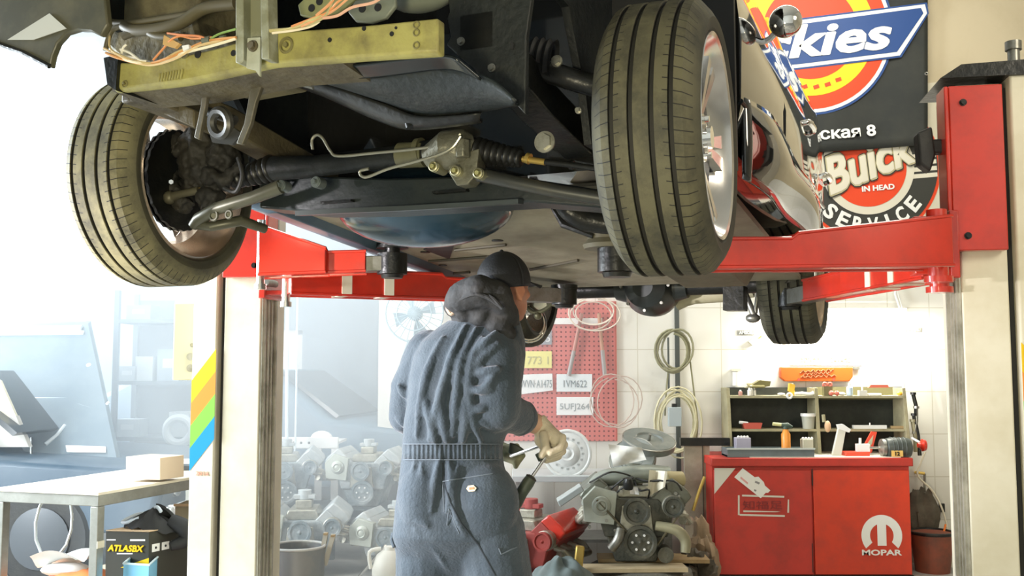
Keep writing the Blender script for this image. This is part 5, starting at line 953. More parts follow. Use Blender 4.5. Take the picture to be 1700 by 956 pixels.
# ---- engines
def engine(name, lab, c, sc_, rz, seed, m_block, m_head, detail=True, group=None, cat='engine', red=False):
    rnd = random.Random(seed); t = thing(name, lab, cat, c, rz, group)
    F = M.Translation(V(c)) @ M.Rotation(rz, 4, 'Z') @ M.Scale(sc_, 4)
    def ep_(nm_, mb, m, **k): return part(nm_, mb, m, t, sp=F, **k)
    b = MB(); b.prism([(-.20, -.05, .16), (.20, -.05, .16), (.24, -.05, .30), (.14, -.05, .40), (-.14, -.05, .40), (-.24, -.05, .30)], (0, .50, 0)); b.prism([(-.13, -.02, .0), (.13, -.02, .0), (.19, -.02, .17), (-.19, -.02, .17)], (0, .42, 0))
    ep_('engine_block', b, m_block, bev=.008)
    for s in (-1, 1):
        h = MB().prism([(s*.10, -.04, .40), (s*.24, -.04, .28), (s*.32, -.04, .36), (s*.18, -.04, .48)], (0, .48, 0)); hd = ep_('cylinder_head', h, m_head, bev=.006)
        v_ = MB().prism([(s*.17, -.03, .475), (s*.31, -.03, .355), (s*.36, -.03, .41), (s*.335, -.03, .45), (s*.235, -.03, .53)], (0, .46, 0)); ep_('rocker_cover', v_, redp if red else m_head, bev=.01)
        mf = MB().tube([(s*.30, .0, .26), (s*.36, .12, .24), (s*.36, .40, .22)], .028, 12)
        for k in range(4): mf.tube([(s*.26, .02+.12*k, .30), (s*.33, .02+.12*k, .28), (s*.36, .05+.11*k, .24)], .020, 10)
        ep_('exhaust_manifold', mf, alu)
    ep_('intake_manifold', MB().prism([(-.13, .02, .40), (.13, .02, .40), (.10, .02, .47), (-.10, .02, .47)], (0, .36, 0)).box((0, .2, .50), (.12, .14, .06)), alu, bev=.006)
    ep_('carburettor', MB().cyl((0, .2, .53), (0, .2, .60), .05, n=20).box((.0, .2, .55), (.16, .08, .03)), m_head, bev=.003)
    ep_('timing_cover', MB().lathe([(0, .10), (-.02, .09)], (0, -.055, .20), (0, 1, 0), 24, cap=True).prism([(-.11, -.08, .18), (.11, -.08, .18), (.09, -.08, .36), (-.09, -.08, .36)], (0, .03, 0)), alu, bev=.004)
    def pul(nm_, x, z, r, y, m): 
        o = ep_(nm_, MB().lathe([(0, r*.3), (.0, r*.75), (-.012, r*.80), (-.014, r), (-.022, r), (-.030, r*.88), (-.038, r), (-.046, r), (-.046, r*.8), (-.036, r*.72), (-.034, r*.2), (-.046, .001)], (x, y, z), (0, 1, 0), 36), m)
        return o
    cp = pul('crank_pulley', .02, .14, .105, -.09, m_block)
    hl_ = MB()
    for k in range(6): a = k*pi/3; hl_.cyl((.02+.05*cos(a), -.122, .14+.05*sin(a)), (.02+.05*cos(a), -.134, .14+.05*sin(a)), .008, n=8)
    part('pulley_bolts', hl_, whitep, cp, sp=F)
    pul('fan_pulley', 0, .33, .085, -.09, m_block); pul('alternator_pulley', .23, .36, .065, -.09, m_block)
    ep_('alternator', MB().lathe([(0, .05), (.01, .068), (.10, .068), (.12, .04)], (.23, -.10, .36), (0, 1, 0), 24, cap=True), alu)
    ep_('pump', MB().lathe([(-.02, .02), (.0, .06), (.02, .065), (.10, .06)], (-.22, -.10, .36), (0, 1, 0), 28, cap=True).torus((-.22, -.12, .36), (0, 1, 0), .035, .008, 24, 6).prism([(-.33, -.09, .26), (-.14, -.09, .24), (-.12, -.09, .44), (-.26, -.09, .48), (-.34, -.09, .40)], (0, .08, 0)), mat('pump_pale', (.45, .48, .42), .45, .3, dirt=(.25, .27, .22)), bev=.004)
    if detail:
        ep_('drive_belt', MB().tube([(.02+.105, -.115, .12), (.295, -.115, .35)], .007, 6).tube([(-.06, -.115, .20), (-.25, -.115, .40)], .007, 6), rubberhose)
        ep_('ignition_cap', MB().lathe([(0, .03), (.04, .035), (.07, .02)], (-.05, -.10, .47), (0, -.3, 1), 16, cap=True), black_met)
        ep_('water_hose', MB().tube([(-.10, -.12, .22), (-.12, -.14, .16), (-.16, -.12, .10)], .03, 14, smooth=4), greymet); ep_('outlet_pipe', MB().tube([(.12, -.10, .24), (.24, -.12, .22), (.30, -.12, .16), (.30, -.13, .08)], [.03, .035, .035, .03], 16, smooth=4), grn)
        ep_('oil_filter', MB().cyl((.18, -.11, .06), (.18, .0, .06), .05, n=24), m_block)
        ep_('stay', MB().tube([(.36, -.06, .33), (.40, -.06, .45), (.44, -.04, .54)], .010, 8), brass)
        for k in range(7):
            x0 = rnd.uniform(-.3, .3); z0 = rnd.uniform(.38, .52); ep_('ignition_lead', MB().tube([(x0, -.02, z0), (x0*.7+.03, -.08, z0+.07), (x0*.3, .0, z0+.06), (0, .1, .52)], .006, 6, smooth=4), black_rub)
        for k in range(10):
            x0 = rnd.choice((-1, 1))*rnd.uniform(.05, .33); z0 = rnd.uniform(.2, .46); ep_('engine_bolt', MB().cyl((x0, -.06, z0), (x0, -.095, z0), .011, n=6), greymet)
    return t
eb = mat('engine_dark', (.055, .06, .05), .5, .3, dirt=(.16, .15, .11), dscale=9, dmix=.7, bump=.4); eh = mat('engine_grey', (.17, .18, .15), .45, .4, dirt=(.09, .09, .06), dscale=10, dmix=.7)
et = thing('car_tyre', 'flat lying worn tyre under the boards of the dark engine', 'tyre', V((W(1060, 940, 5.95).x, 5.98, 0))); c_ = V((W(1062, 940, 5.95).x, 6.02, 0))
part('tread_band', MB().lathe([(.002, .20), (.0, .27), (.03, .315), (.06, .32), (.065, .312), (.07, .32), (.10, .32), (.105, .312), (.11, .32), (.14, .32), (.145, .312), (.15, .32), (.18, .312), (.205, .27), (.20, .20), (.17, .19), (.03, .19)], c_, (0, 0, 1), 64, closed=True), mat('old_tyre', (.10, .10, .085), .75, dirt=(.24, .22, .17), bump=.4, bscale=80), et)
bd = solo('wooden_board', MB().box(c_+V((-.06, -.18, .219)), (.62, .16, .022), rz=.04), mat('pale_board', (.55, .45, .28), .7, dirt=(.35, .26, .15)), 'pale wooden board across the flat tyre, front one', 'board')
solo('wooden_board', MB().box(c_+V((.10, .12, .219)), (.66, .20, .022), rz=-.03), wood, 'brown wooden board across the flat tyre behind the pale one', 'board')
engine('engine', 'dark bare V engine with round pulleys standing on the boards', c_+V((-.02, -.05, .232)), .92, -.05, 3, eb, eh)
engine('engine', 'red engine lying tilted on the floor left of the dark one', V((W(862, 900, 6.0).x, 6.06, .05)), .86, -.45, 5, mat('engine_red', (.34, .045, .035), .5, dirt=(.2, .05, .04)), mat('engine_red', (.34, .05, .03)), False, red=True)
solo('grey_tarp', MB().grid(lambda s_, t_: (lambda a, r_: V((W(932, 930, 5.6).x+.26*r_*cos(a), 5.60+.17*r_*sin(a), .004+.30*(1-r_**2.6)*(1+.14*sin(3*a+1)*r_+.07*sin(9*a)*r_)+.02*sin(9*r_+3*a))))(2*pi*s_, 1-t_), 60, 16), mat('tarp_grey', (.14, .18, .18), .8, dirt=(.25, .27, .26), dscale=5), 'grey tarpaulin bunched on the floor before the red engine', 'tarpaulin')
solo('filter_box', MB().box(V((W(960, 920, 5.75).x, 5.75, .26)), (.05, .05, .20), ry=.12), brass, 'small yellowish block standing left of the dark engine', 'block', bev=.008)
ab = solo('grey_case', MB().prism(pW([(925, 832), (965, 806), (970, 815), (930, 842)], 5.72), (0, .14, 0)), mat('case_grey', (.33, .36, .35), .5), 'long grey box lid lying on top of the red engine', 'box', bev=.005)
# leaning metal panel and dark bin left of the cabinet
lpn = thing('metal_panel', 'stained grey metal door panel leaning on the wall left of the cabinet', 'panel', V((W(1158, 930, 6.9).x, 6.9, 0))); part('sheet', MB().prism([W(x, y, 6.85) for x, y in ((1136, 735), (1178, 735), (1178, 930), (1138, 930))], (0, .03, 0)), mat('panel_stain', (.36, .33, .26), .5, .4, dirt=(.14, .12, .08), dscale=6), lpn)
part('seam', boxW(MB(), 1166, 735, 1170, 930, 6.842, .008), black_met, lpn); part('top_bar', boxW(MB(), 1130, 727, 1212, 740, 6.83, .05), black_met, lpn)
solo('brown_sack', MB().lump(V((W(1163, 915, 6.5).x, 6.45, .15)), (.09, .11, .22), .5, 3, 5), mat('sack_brown', (.26, .18, .11), .8, dirt=(.12, .09, .05), dscale=6), 'brown sack slumped between the dark engine and the cabinet', 'sack')
solo('scrap_casting', MB().lump(V((W(1150, 945, 6.2).x, 6.15, .11)), (.11, .12, .13), .8, 4, 8).cyl(V((W(1150, 945, 6.2).x-.1, 6.05, .06)), V((W(1150, 945, 6.2).x+.12, 6.05, .08)), .05), mat('scrap_dark', (.06, .05, .035), .7, dirt=(.2, .15, .1), bump=.8, bscale=30), 'dark lump of scrap metal on the floor left of the cabinet', 'scrap metal')
# hazy engines left of the mechanic
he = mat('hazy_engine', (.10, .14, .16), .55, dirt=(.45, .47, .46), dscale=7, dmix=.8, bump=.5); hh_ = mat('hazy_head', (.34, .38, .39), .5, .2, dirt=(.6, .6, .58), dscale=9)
pal = thing('pallet_table', 'low dark platform carrying the hazy engines', 'platform', V((W(525, 930, 7.3).x, 7.35, 0))); a = W(440, 930, 7.1).x; b = W(640, 930, 7.1).x
part('deck', MB().box(((a+b)/2, 7.5, .33), (b-a, .55, .05)), mat('platform_dark', (.05, .07, .08), .7), pal)
for x in (a+.05, (a+b)/2, b-.05): part('leg', MB().box((x, 7.28, .153), (.06, .06, .305)), mat('platform_dark', (.05, .07, .08)), pal)
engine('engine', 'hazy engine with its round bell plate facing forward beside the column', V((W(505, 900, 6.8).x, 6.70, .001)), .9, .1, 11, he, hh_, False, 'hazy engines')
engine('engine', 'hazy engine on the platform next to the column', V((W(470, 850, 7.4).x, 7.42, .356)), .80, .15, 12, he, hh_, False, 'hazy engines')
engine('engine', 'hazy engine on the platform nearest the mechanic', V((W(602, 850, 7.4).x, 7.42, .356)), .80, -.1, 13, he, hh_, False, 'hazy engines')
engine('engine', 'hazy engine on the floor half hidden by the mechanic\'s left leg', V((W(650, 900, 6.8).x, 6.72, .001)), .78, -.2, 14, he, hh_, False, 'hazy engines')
# barrel with boards in it
bz_ = W(495, 906, 5.1).z; bx_ = W(494, 906, 5.1).x
br_ = thing('steel_drum', 'open grey steel drum beside the left column', 'drum', V((bx_, 5.1, 0))); dm = mat('drum_grey', (.30, .31, .32), .5, dirt=(.12, .22, .28), dscale=3, dmix=.7)
part('drum_shell', MB().lathe([(0, .001), (.0, .135), (bz_*.5, .135), (bz_*.52, .139), (bz_*.54, .135), (bz_, .136), (bz_, .130), (.02, .130), (.02, .001)], (bx_, 5.1, 0), (0, 0, 1), 48), dm, br_); part('drum_rim', MB().torus((bx_, 5.1, bz_), (0, 0, 1), .135, .007, 48, 8), mat('rim_pale', (.62, .63, .62), .4), br_)
part('drum_rivet', MB().sph(W(465, 909, 5.22), .008, 8), whitep, br_)
for k, (x0, y0_, x1, y1_) in enumerate(((527, 915, 537, 884), (535, 915, 549, 887))): t = thing('wood_offcut', ('broad', 'narrow')[k]+' wood offcut sticking out of the steel drum', 'offcut', V((bx_+.05, 5.1, .03))); part('plank', MB().prism([W(x0, y0_+22, 5.12), W(x1, y1_, 5.12), W(x1+7, y1_+3, 5.12), W(x0+7, y0_+24, 5.12)], (0, .03, 0)), mat('offcut', (.5, .48, .42), .7), t); part('torn_end', MB().box(W(x1+4, y1_+2, 5.13), (.02, .03, .01)), wood, t)
jg = thing('oil_jug', 'white plastic jug on the floor at the mechanic\'s left leg', 'jug', V((W(645, 945, 6.2).x, 6.25, 0))); c_ = V((W(645, 945, 6.2).x, 6.25, 0)); part('jug_body', MB().lathe([(0, .08), (.01, .10), (.14, .11), (.22, .08), (.25, .04), (.27, .035)], c_, (0, 0, 1), 28, cap=True), mat('jug_white', (.72, .71, .64), .4), jg); part('jug_handle', MB().tube([c_+V((-.05, -.02, .26)), c_+V((-.12, -.03, .24)), c_+V((-.11, -.03, .14))], .012, 8, smooth=4), mat('jug_white', (.7, .7, .6)), jg)
solo('lever_rod', MB().cyl(V((W(592, 934, 6.5).x, 6.6, .012)), W(640, 906, 6.28), .010, n=8), brightmet, 'thin metal rod leaning to the white jug', 'rod')
# pedestal fan
pf = thing('wall_fan', 'pale pedestal fan seen through haze behind the mechanic\'s shoulder', 'fan', V((W(690, 950, 7.0).x, 7.0, 0))); c_ = W(688, 520, 6.9); fm = mat('fan_blue', (.40, .50, .56), .5)
fg = MB()
for k in range(12): a = k*pi/12; fg.tube([c_+V((.20*cos(a), 0, .20*sin(a))), c_+V((0, -.05, 0)), c_-V((.20*cos(a), 0, .20*sin(a)))], .003, 5)
fg.torus(c_, (0, 1, 0), .20, .006, 40, 6).torus(c_+V((0, -.03, 0)), (0, 1, 0), .12, .004, 32, 6); part('guard', fg, fm, pf)
for k in range(4): a = k*pi/2+.3; part('fan_blade', MB().prism([c_+V((.03*cos(a), .02, .03*sin(a))), c_+V((.15*cos(a-.35), .01, .15*sin(a-.35))), c_+V((.16*cos(a+.35), .04, .16*sin(a+.35)))], (0, .004, 0)), fm, pf)
part('motor', MB().cyl(c_+V((0, .0, 0)), c_+V((0, .12, 0)), .05, n=20).prism([c_+V(p) for p in ((-.05, .06, -.18), (.05, .06, -.18), (.10, .06, -.32), (-.10, .06, -.32))], (0, .06, 0)), fm, pf); part('stand_pole', MB().cyl((c_.x, 7.0, .03), (c_.x, 7.0, c_.z-.1), .018), fm, pf); part('stand_base', MB().cyl((c_.x, 7.0, .0), (c_.x, 7.0, .03), .16, n=28), fm, pf)
# ================================================================== FAR LEFT: cars, trolley, clutter in the haze
def car_simple(name, lab, loc, rz, m, hood_open=False, group=None):
    t = thing(name, lab, 'car', loc, rz, group); F = M.Translation(V(loc)) @ M.Rotation(rz, 4, 'Z')
    def q(nm_, mb, mm, **k): return part(nm_, mb, mm, t, sp=F, **k)
    side = [(-2.0, .35), (-2.05, .62), (-1.9, .80), (-.95, .92), (-.35, 1.36), (.75, 1.38), (1.45, .98), (2.05, .92), (2.12, .55), (2.0, .33)]
    if hood_open: side = [(-2.0, .35), (-2.05, .60), (-1.95, .74), (-.85, .80), (-.35, 1.30), (.75, 1.34), (1.45, .98), (2.05, .92), (2.12, .55), (2.0, .33)]
    rings = []
    for y, k in ((-.84, .93), (-.80, 1), (.80, 1), (.84, .93)): rings.append([V((x*(1 if k == 1 else .985), y*(1 if z < 1 else .84), .33+(z-.33)*(.97 if k < 1 else 1))) for x, z in side])
    q('body', MB().loft(rings), m, bev=.03)
    for s in (-1, 1): q('side_window', MB().prism([(-.72, s*.79, .98), (-.33, s*.725, 1.28), (.70, s*.725, 1.30), (1.15, s*.79, 1.0)], (0, s*.012, 0)), glossb)
    q('windscreen', MB().prism([(-.98, -.66, .93), (-.98, .66, .93), (-.42, .58, 1.33), (-.42, -.58, 1.33)], (-.03, 0, .02)), glossb)
    for x in (-1.3, 1.35):
        for s in (-1, 1):
            wq = q('wheel', MB().lathe([(0, .2), (0, .29), (.03, .315), (.17, .315), (.2, .29), (.2, .2)], (x, s*.86-(.2 if s > 0 else 0), .315), (0, 1, 0), 36, cap=True), black_rub); part('hub', MB().lathe([(0, .19), (.01, .15), (.02, .05), (.02, .001)], (x, s*.87, .315), (0, s, 0), 28), mat('hub_dark', (.08, .09, .10), .5), wq, sp=F)
    for s in (-1, 1): q('headlamp', MB().lathe([(0, .08), (.03, .07), (.04, .001)], (-2.03, s*.6, .62), (-1, 0, 0), 20, cap=True), brightmet)
    q('bumper', MB().box((-2.08, 0, .46), (.08, 1.6, .12)), chrome, bev=.02)
    return t, F
darkblue = mat('old_car_blue', (.03, .06, .09), .4, dirt=(.07, .10, .13), dscale=3)
# body of the near car: nose to the right, bonnet raised so its underside faces us
t, F = car_simple('old_car', 'dark old car with raised bonnet in the haze behind the workbench', (-4.15, 7.2, 0), R(176), darkblue, True)
hp = [W(x, y, d) for x, y, d in ((-190, 542, 7.75), (146, 537, 7.75), (196, 772, 6.75), (-150, 778, 6.75))]
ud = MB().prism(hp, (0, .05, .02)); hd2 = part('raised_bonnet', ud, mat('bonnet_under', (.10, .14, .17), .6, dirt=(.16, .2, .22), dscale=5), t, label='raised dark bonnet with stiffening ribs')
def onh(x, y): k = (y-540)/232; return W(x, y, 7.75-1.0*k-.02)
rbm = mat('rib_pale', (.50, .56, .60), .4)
for pts in ([(35, 664), (60, 662), (118, 662), (130, 654), (147, 630)], [(75, 738), (95, 722), (108, 706)], [(130, 672), (150, 678), (170, 678), (181, 668)]): part('stiffening_rib', MB().tube([onh(*p) for p in pts], .014, 8), rbm, hd2)
part('bonnet_edge', MB().tube([onh(-190, 550), onh(0, 549), onh(136, 546)], .03, 8).tube([onh(0, 554), onh(140, 553)], .02, 8), rbm, hd2); part('bonnet_bumper', MB().sph(onh(148, 608), .024, 12), whitep, hd2); part('latch_plate', MB().prism([onh(*p) for p in ((110, 739), (176, 741), (176, 751), (112, 750))], (0, -.01, 0)), whitep, hd2)
part('gas_strut', MB().cyl(onh(52, 728), W(52, 778, 6.6), .012, n=8), brightmet, hd2)
wp = thing('leaning_board', 'tilted cream panel leaning against the raised bonnet at the far left', 'panel', W(-20, 740, 6.6)); part('panel_sheet', MB().prism(pW([(-60, 600), (0, 632), (26, 690), (-60, 712)], 6.6), (0, .03, 0)), cream, wp); part('panel_return', MB().prism(pW([(-60, 712), (26, 690), (48, 742), (-60, 742)], 6.6), (0, .05, .0)), mat('tan_panel', (.50, .48, .44), .6), wp)
# second car behind the engines
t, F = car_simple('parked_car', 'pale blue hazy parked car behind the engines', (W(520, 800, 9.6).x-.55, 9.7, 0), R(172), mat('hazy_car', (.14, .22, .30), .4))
tr2 = thing('white_trolley', 'white metal trolley frame behind the hazy engines', 'trolley', V((W(510, 850, 8.1).x, 8.2, 0))); a, b = W(440, 735, 8.05), W(562, 735, 8.05); zz = a.z
part('top_rail', MB().box(((a.x+b.x)/2, 8.05, zz), (b.x-a.x, .04, .09)), whitep, tr2, bev=.006); part('tray', MB().box(((a.x+b.x)/2, 8.25, zz), (b.x-a.x, .4, .02)), whitep, tr2)
for x in (a.x+.03, b.x-.03, b.x-.16): part('leg', MB().box((x, 8.06, zz/2-.02), (.05, .05, zz-.05)), whitep, tr2)
for x in (470, 488, 500, 513): part('hole', MB().cyl(W(x, 735, 8.03), W(x, 735, 8.028), .010, n=12), blackp, tr2)
solo('white_helmet', MB().sph(W(534, 727, 8.25), (.09, .07, .06), 18), whitep, 'rounded white cover on the trolley', 'cover')
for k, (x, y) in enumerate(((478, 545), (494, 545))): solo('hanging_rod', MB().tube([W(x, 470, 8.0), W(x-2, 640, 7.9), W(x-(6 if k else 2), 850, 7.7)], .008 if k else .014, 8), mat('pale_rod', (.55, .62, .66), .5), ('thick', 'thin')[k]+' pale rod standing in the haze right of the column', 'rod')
# clutter in the haze between raised bonnet and control box
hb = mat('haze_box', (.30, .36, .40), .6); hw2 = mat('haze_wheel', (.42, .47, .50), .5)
rk = thing('storage_rack', 'dark storage rack in the haze behind the control box', 'rack', V((W(250, 800, 8.2).x, 8.3, 0))); a, b = W(190, 700, 8.1).x, W(325, 700, 8.1).x
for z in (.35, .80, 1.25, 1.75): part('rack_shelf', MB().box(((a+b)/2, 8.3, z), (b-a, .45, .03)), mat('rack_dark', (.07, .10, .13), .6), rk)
for x in (a, b):
    for y in (8.09, 8.51): part('rack_post', MB().box((x, y, 1.0), (.04, .04, 2.0)), mat('rack_dark', (.07, .1, .13)), rk)
part('rack_back', MB().box(((a+b)/2, 8.54, 1.0), (b-a, .01, 1.9)), mat('rack_dark', (.07, .1, .13)), rk)
rnd = random.Random(4)
for k, (x, sz, wd_, hh3) in enumerate(((212, 1.265, .16, .12), (240, 1.265, .14, .20), (280, 1.265, .18, .26), (215, .815, .20, .14), (300, .815, .16, .20), (225, .365, .22, .2), (260, .365, .12, .16), (305, 1.765, .16, .18), (228, 1.765, .2, .12))):
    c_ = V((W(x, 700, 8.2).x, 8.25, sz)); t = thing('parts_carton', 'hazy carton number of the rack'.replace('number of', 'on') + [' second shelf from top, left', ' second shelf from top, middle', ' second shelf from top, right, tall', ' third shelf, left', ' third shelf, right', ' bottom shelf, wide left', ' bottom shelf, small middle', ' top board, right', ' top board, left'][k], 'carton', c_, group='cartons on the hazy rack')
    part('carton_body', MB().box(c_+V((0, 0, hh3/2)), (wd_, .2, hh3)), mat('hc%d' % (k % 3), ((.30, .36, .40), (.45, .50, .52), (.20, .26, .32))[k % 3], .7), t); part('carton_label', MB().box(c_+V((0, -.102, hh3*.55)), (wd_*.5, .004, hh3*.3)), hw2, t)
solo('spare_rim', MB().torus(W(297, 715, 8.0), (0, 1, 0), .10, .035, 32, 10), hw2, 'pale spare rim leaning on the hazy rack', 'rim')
# ================================================================== WORKBENCH AT THE LEFT
N = W(164, 822, 4.40); d1 = V((.30, .954, 0)); d2 = V((-.93, .30, 0)).normalized(); d1.normalize(); d2 = V((-d1.y, d1.x, 0))
zt3 = N.z; BT = M.Translation((N.x, N.y, 0)) @ M(((d1.x, d2.x, 0, 0), (d1.y, d2.y, 0, 0), (0, 0, 1, 0), (0, 0, 0, 1)))
wk = thing('workbench', 'steel framed workbench with pale top at the left', 'workbench', V((N.x, N.y, 0))+d1*.7+d2*.25)
stl = mat('frame_steel', (.25, .25, .22), .4, .6, dirt=(.40, .40, .36), dscale=7, dmix=.6); pale_top = mat('bench_top_pale', (.72, .66, .54), .5, dirt=(.6, .52, .38), dscale=3)
LW, DW = 1.45, .56
def wk_(nm, mb, m, **k): return part(nm, mb, m, wk, sp=BT, **k)
wk_('worktop', MB().box((LW/2-.005, DW/2, zt3+.006), (LW+.01, DW+.01, .012)), pale_top)
fr3 = MB()
for y in (.02, DW-.02): fr3.box((LW/2, y, zt3-.025), (LW, .04, .05))
for x in (.0201, LW-.02): fr3.box((x, DW/2, zt3-.025), (.04, DW-.002, .048))
wk_('top_frame', fr3, stl, bev=.003)
for x in (.022, LW-.022):
    for y in (.022, DW-.022): wk_('leg', MB().box((x, y, (zt3-.05)/2), (.042, .042, zt3-.05)), stl, bev=.003)
wk_('lower_shelf', MB().box((LW/2, DW/2, .34), (LW-.05, DW-.02, .02)), mat('shelf_tan', (.40, .34, .24), .7))
wk_('masking_tape', MB().box((.022, .0, zpx(905, 4.4)), (.044, .004, .03)), cream)
solo('cardboard_box', MB().hexa([W(x, y, d) for x, y, d in ((209, 758, 4.82), (266, 760, 4.78), (266, 797, 4.78), (209, 795, 4.82))]+[W(x, y, d)+V((.06, .16, 0)) for x, y, d in ((209, 758, 4.82), (266, 760, 4.78), (266, 797, 4.78), (209, 795, 4.82))]), mat('carton_pale', (.66, .52, .38), .8), 'plain closed cardboard box standing on the workbench', 'box', bev=.002)
zb3 = zt3+.013
c_ = BT @ V((1.02, .20, zb3)); t = thing('notebook', 'dark ring folder with a white frame behind the cardboard box', 'folder', c_); F2 = M.Translation(c_) @ M.Rotation(.3, 4, 'Z')
part('folder_cover', MB().box((0, 0, .012), (.20, .14, .022)), black_met, t, sp=F2); part('white_frame', MB().box((0, -.06, .055), (.18, .01, .01)).box((-.085, -.06, .04), (.01, .01, .03)).box((.085, -.06, .04), (.01, .01, .03)), whitep, t, sp=F2)
# battery box on lower shelf
P_ = lambda x, y, z: BT @ V((x, y, z))
zs = .351
bt_ = thing('battery_box', 'black carton with yellow lettering on the shelf under the workbench', 'box', P_(.55, .22, zs))
fb = [W(176, 882, 4.60), W(247, 884, 4.56), W(247, 946, 4.56), W(176, 944, 4.60)]
for p in fb[2:]: p.z = zs+.001
dpt = V((.115, .22, 0)); blkc = mat('carton_black', (.035, .034, .025), .5)
part('carton', MB().hexa(fb+[p+dpt for p in fb]), blkc, bt_)
rt2 = (fb[1]-fb[0]).normalized(); nn_ = V((rt2.y, -rt2.x, 0))
def onf(px, py, e=.0015):
    o_ = V((0, 0, CAMZ)); r_ = ray(px, py); k = (fb[0]+nn_*e-o_).dot(nn_)/r_.dot(nn_); return o_+r_*k
m_ = MB(); text(m_, 'ATLASBX', onf(209, 910), .178, .028, right=rt2, bold=.045, shear=.2); part('lettering', m_, yellowp, bt_)
m_ = MB()
for (xa, ya, xb, yb) in ((177, 895, 192, 897), (216, 895, 241, 898), (194, 918, 220, 920)): m_.prism([onf(xa, ya), onf(xb, ya), onf(xb, yb), onf(xa, yb)], (0, .0005, 0))
part('small_print', m_, whitep, bt_)
part('yellow_band', MB().prism([onf(200, 942), onf(247, 926), onf(247, 938), onf(226, 944)], (0, .0005, 0)), yellowp, bt_)
part('carton_flap', MB().hexa([p+V((0, 0, .002)) for p in (fb[0], fb[1], fb[1]+V((0, 0, .004)), fb[0]+V((0, 0, .004)))]+[p+dpt+V((0, 0, .002)) for p in (fb[0], fb[1], fb[1]+V((0, 0, .004)), fb[0]+V((0, 0, .004)))]), card, bt_)
sdv = dpt.normalized(); sn = V((sdv.y, -sdv.x, 0)); m_ = MB(); m2_ = MB()
for k in range(4):
    a = fb[1]+dpt*(.08+.23*k)+sn*.0015; m_.prism([a+V((0, 0, -.055)), a+dpt*.18+V((0, 0, -.055)), a+dpt*.18+V((0, 0, -.09)), a+V((0, 0, -.09))], sn*-.0005)
    m2_.sph(a+dpt*.09+V((0, 0, -.0725)), .006, 8)
part('warning_symbols', m_, whitep, bt_); part('symbol_marks', m2_, blackp, bt_)
# jacket on the box
jk = MB(); j0 = (fb[0]+fb[1])/2+dpt*.5+V((.03, 0, .012))
def jf(s_, t_):
    a = 2*pi*s_; r_ = (1-t_); x = .135*cos(a)*r_; y = .10*sin(a)*r_; return j0+rt2*x+sdv*y+V((0, 0, .07*(1-r_**2)*(1+.35*sin(3*a)+.25*cos(7*s_*pi))+.006*sin(11*a)-.03*max(0, cos(a))*r_*r_))
jk.grid(jf, 48, 10); jo = thing('dark_jacket', 'crumpled black jacket with pale edge lying on the black carton', 'jacket', j0); jm = mat('jacket_black', (.015, .016, .018), .7)
q = part('jacket_body', jk, jm, jo); 
part('jacket_sleeve', MB().tube([j0+rt2*.08+V((0, 0, .02)), j0+rt2*.15+V((0, 0, -.01)), j0+rt2*.155+V((0, 0, -.06)), j0+rt2*.12+sdv*-.05+V((0, 0, -.085))], [.035, .04, .036, .02], 14, smooth=4), jm, jo)
part('jacket_trim', MB().tube([j0+rt2*x+sdv*y+V((0, 0, z)) for x, y, z in ((-.04, -.05, .04), (-.09, -.06, .02), (-.14, -.03, .02), (-.12, .03, .045), (-.05, .02, .055), (.02, -.02, .088), (.06, -.04, .07))], .008, 8, smooth=5), mat('trim_blue', (.55, .62, .72), .6), jo)
# other things on the lower shelf
ct = thing('wooden_crate', 'worn brown wooden box at the back end under the workbench', 'crate', W(310, 930, 5.2)); a = W(291, 838, 5.15); b = W(328, 936, 5.15)
part('crate_body', MB().box(((a.x+b.x)/2, 5.24, (a.z+b.z)/2), (b.x-a.x, .18, a.z-b.z)), mat('crate_brown', (.20, .16, .09), .75, dirt=(.12, .09, .05)), ct); part('crate_rim', MB().box(((a.x+b.x)/2, 5.145, a.z), (b.x-a.x+.01, .012, .012)).box(((a.x+b.x)/2, 5.145, b.z+.03), (b.x-a.x+.01, .012, .03)), mat('crate_edge', (.40, .26, .14)), ct)
obg = thing('orange_bag', 'orange and white bag on the shelf behind the front leg of the bench', 'bag', P_(.18, .30, zs)); g = MB()
def bagf(s_, t_): a = 2*pi*s_; r_ = 1-t_; return P_(.22+.17*cos(a)*r_, .27+.20*sin(a)*r_, zs+.09*(1-r_**3)+.008*sin(5*a)*r_)
g.grid(bagf, 36, 8); part('bag_body', g, mat('bag_orange', (.85, .25, .08), .5), obg); part('bag_fold', MB().sph(P_(.20, .34, zs+.085), (.11, .08, .03), 16), whitep, obg)
solo('shop_rag', MB().grid(lambda s_, t_: P_(.13+.16*t_, .22+.26*s_, zs+.125+.035*sin(3.1*s_+2*t_)+.02*cos(9*t_)), 12, 12), whitep, 'white rag lying on the orange bag', 'rag')
bbn = thing('blue_tray', 'pale blue plastic basket with yellow end on the shelf under the workbench', 'basket', P_(.35, .02, zs)); a = W(207, 937, 4.40)
c4 = [P_(.10, .02, zs), P_(.30, .02, zs), P_(.30, .20, zs), P_(.10, .20, zs)]; c4 = [V((W(205, 940, 4.46).x, 4.46, zs)), V((W(247, 940, 4.42).x, 4.42, zs)), V((W(262, 940, 4.62).x, 4.62, zs)), V((W(222, 940, 4.66).x, 4.66, zs))]
bm2 = MB(); ht = W(230, 938, 4.42).z-zs
for i in range(4):
    p, q = c4[i], c4[(i+1) % 4]; bm2.hexa([p, q, q+V((0, 0, ht)), p+V((0, 0, ht))]+[x+(sum(c4, V())/4-x)*.04 for x in (p, q, q+V((0, 0, ht)), p+V((0, 0, ht)))])
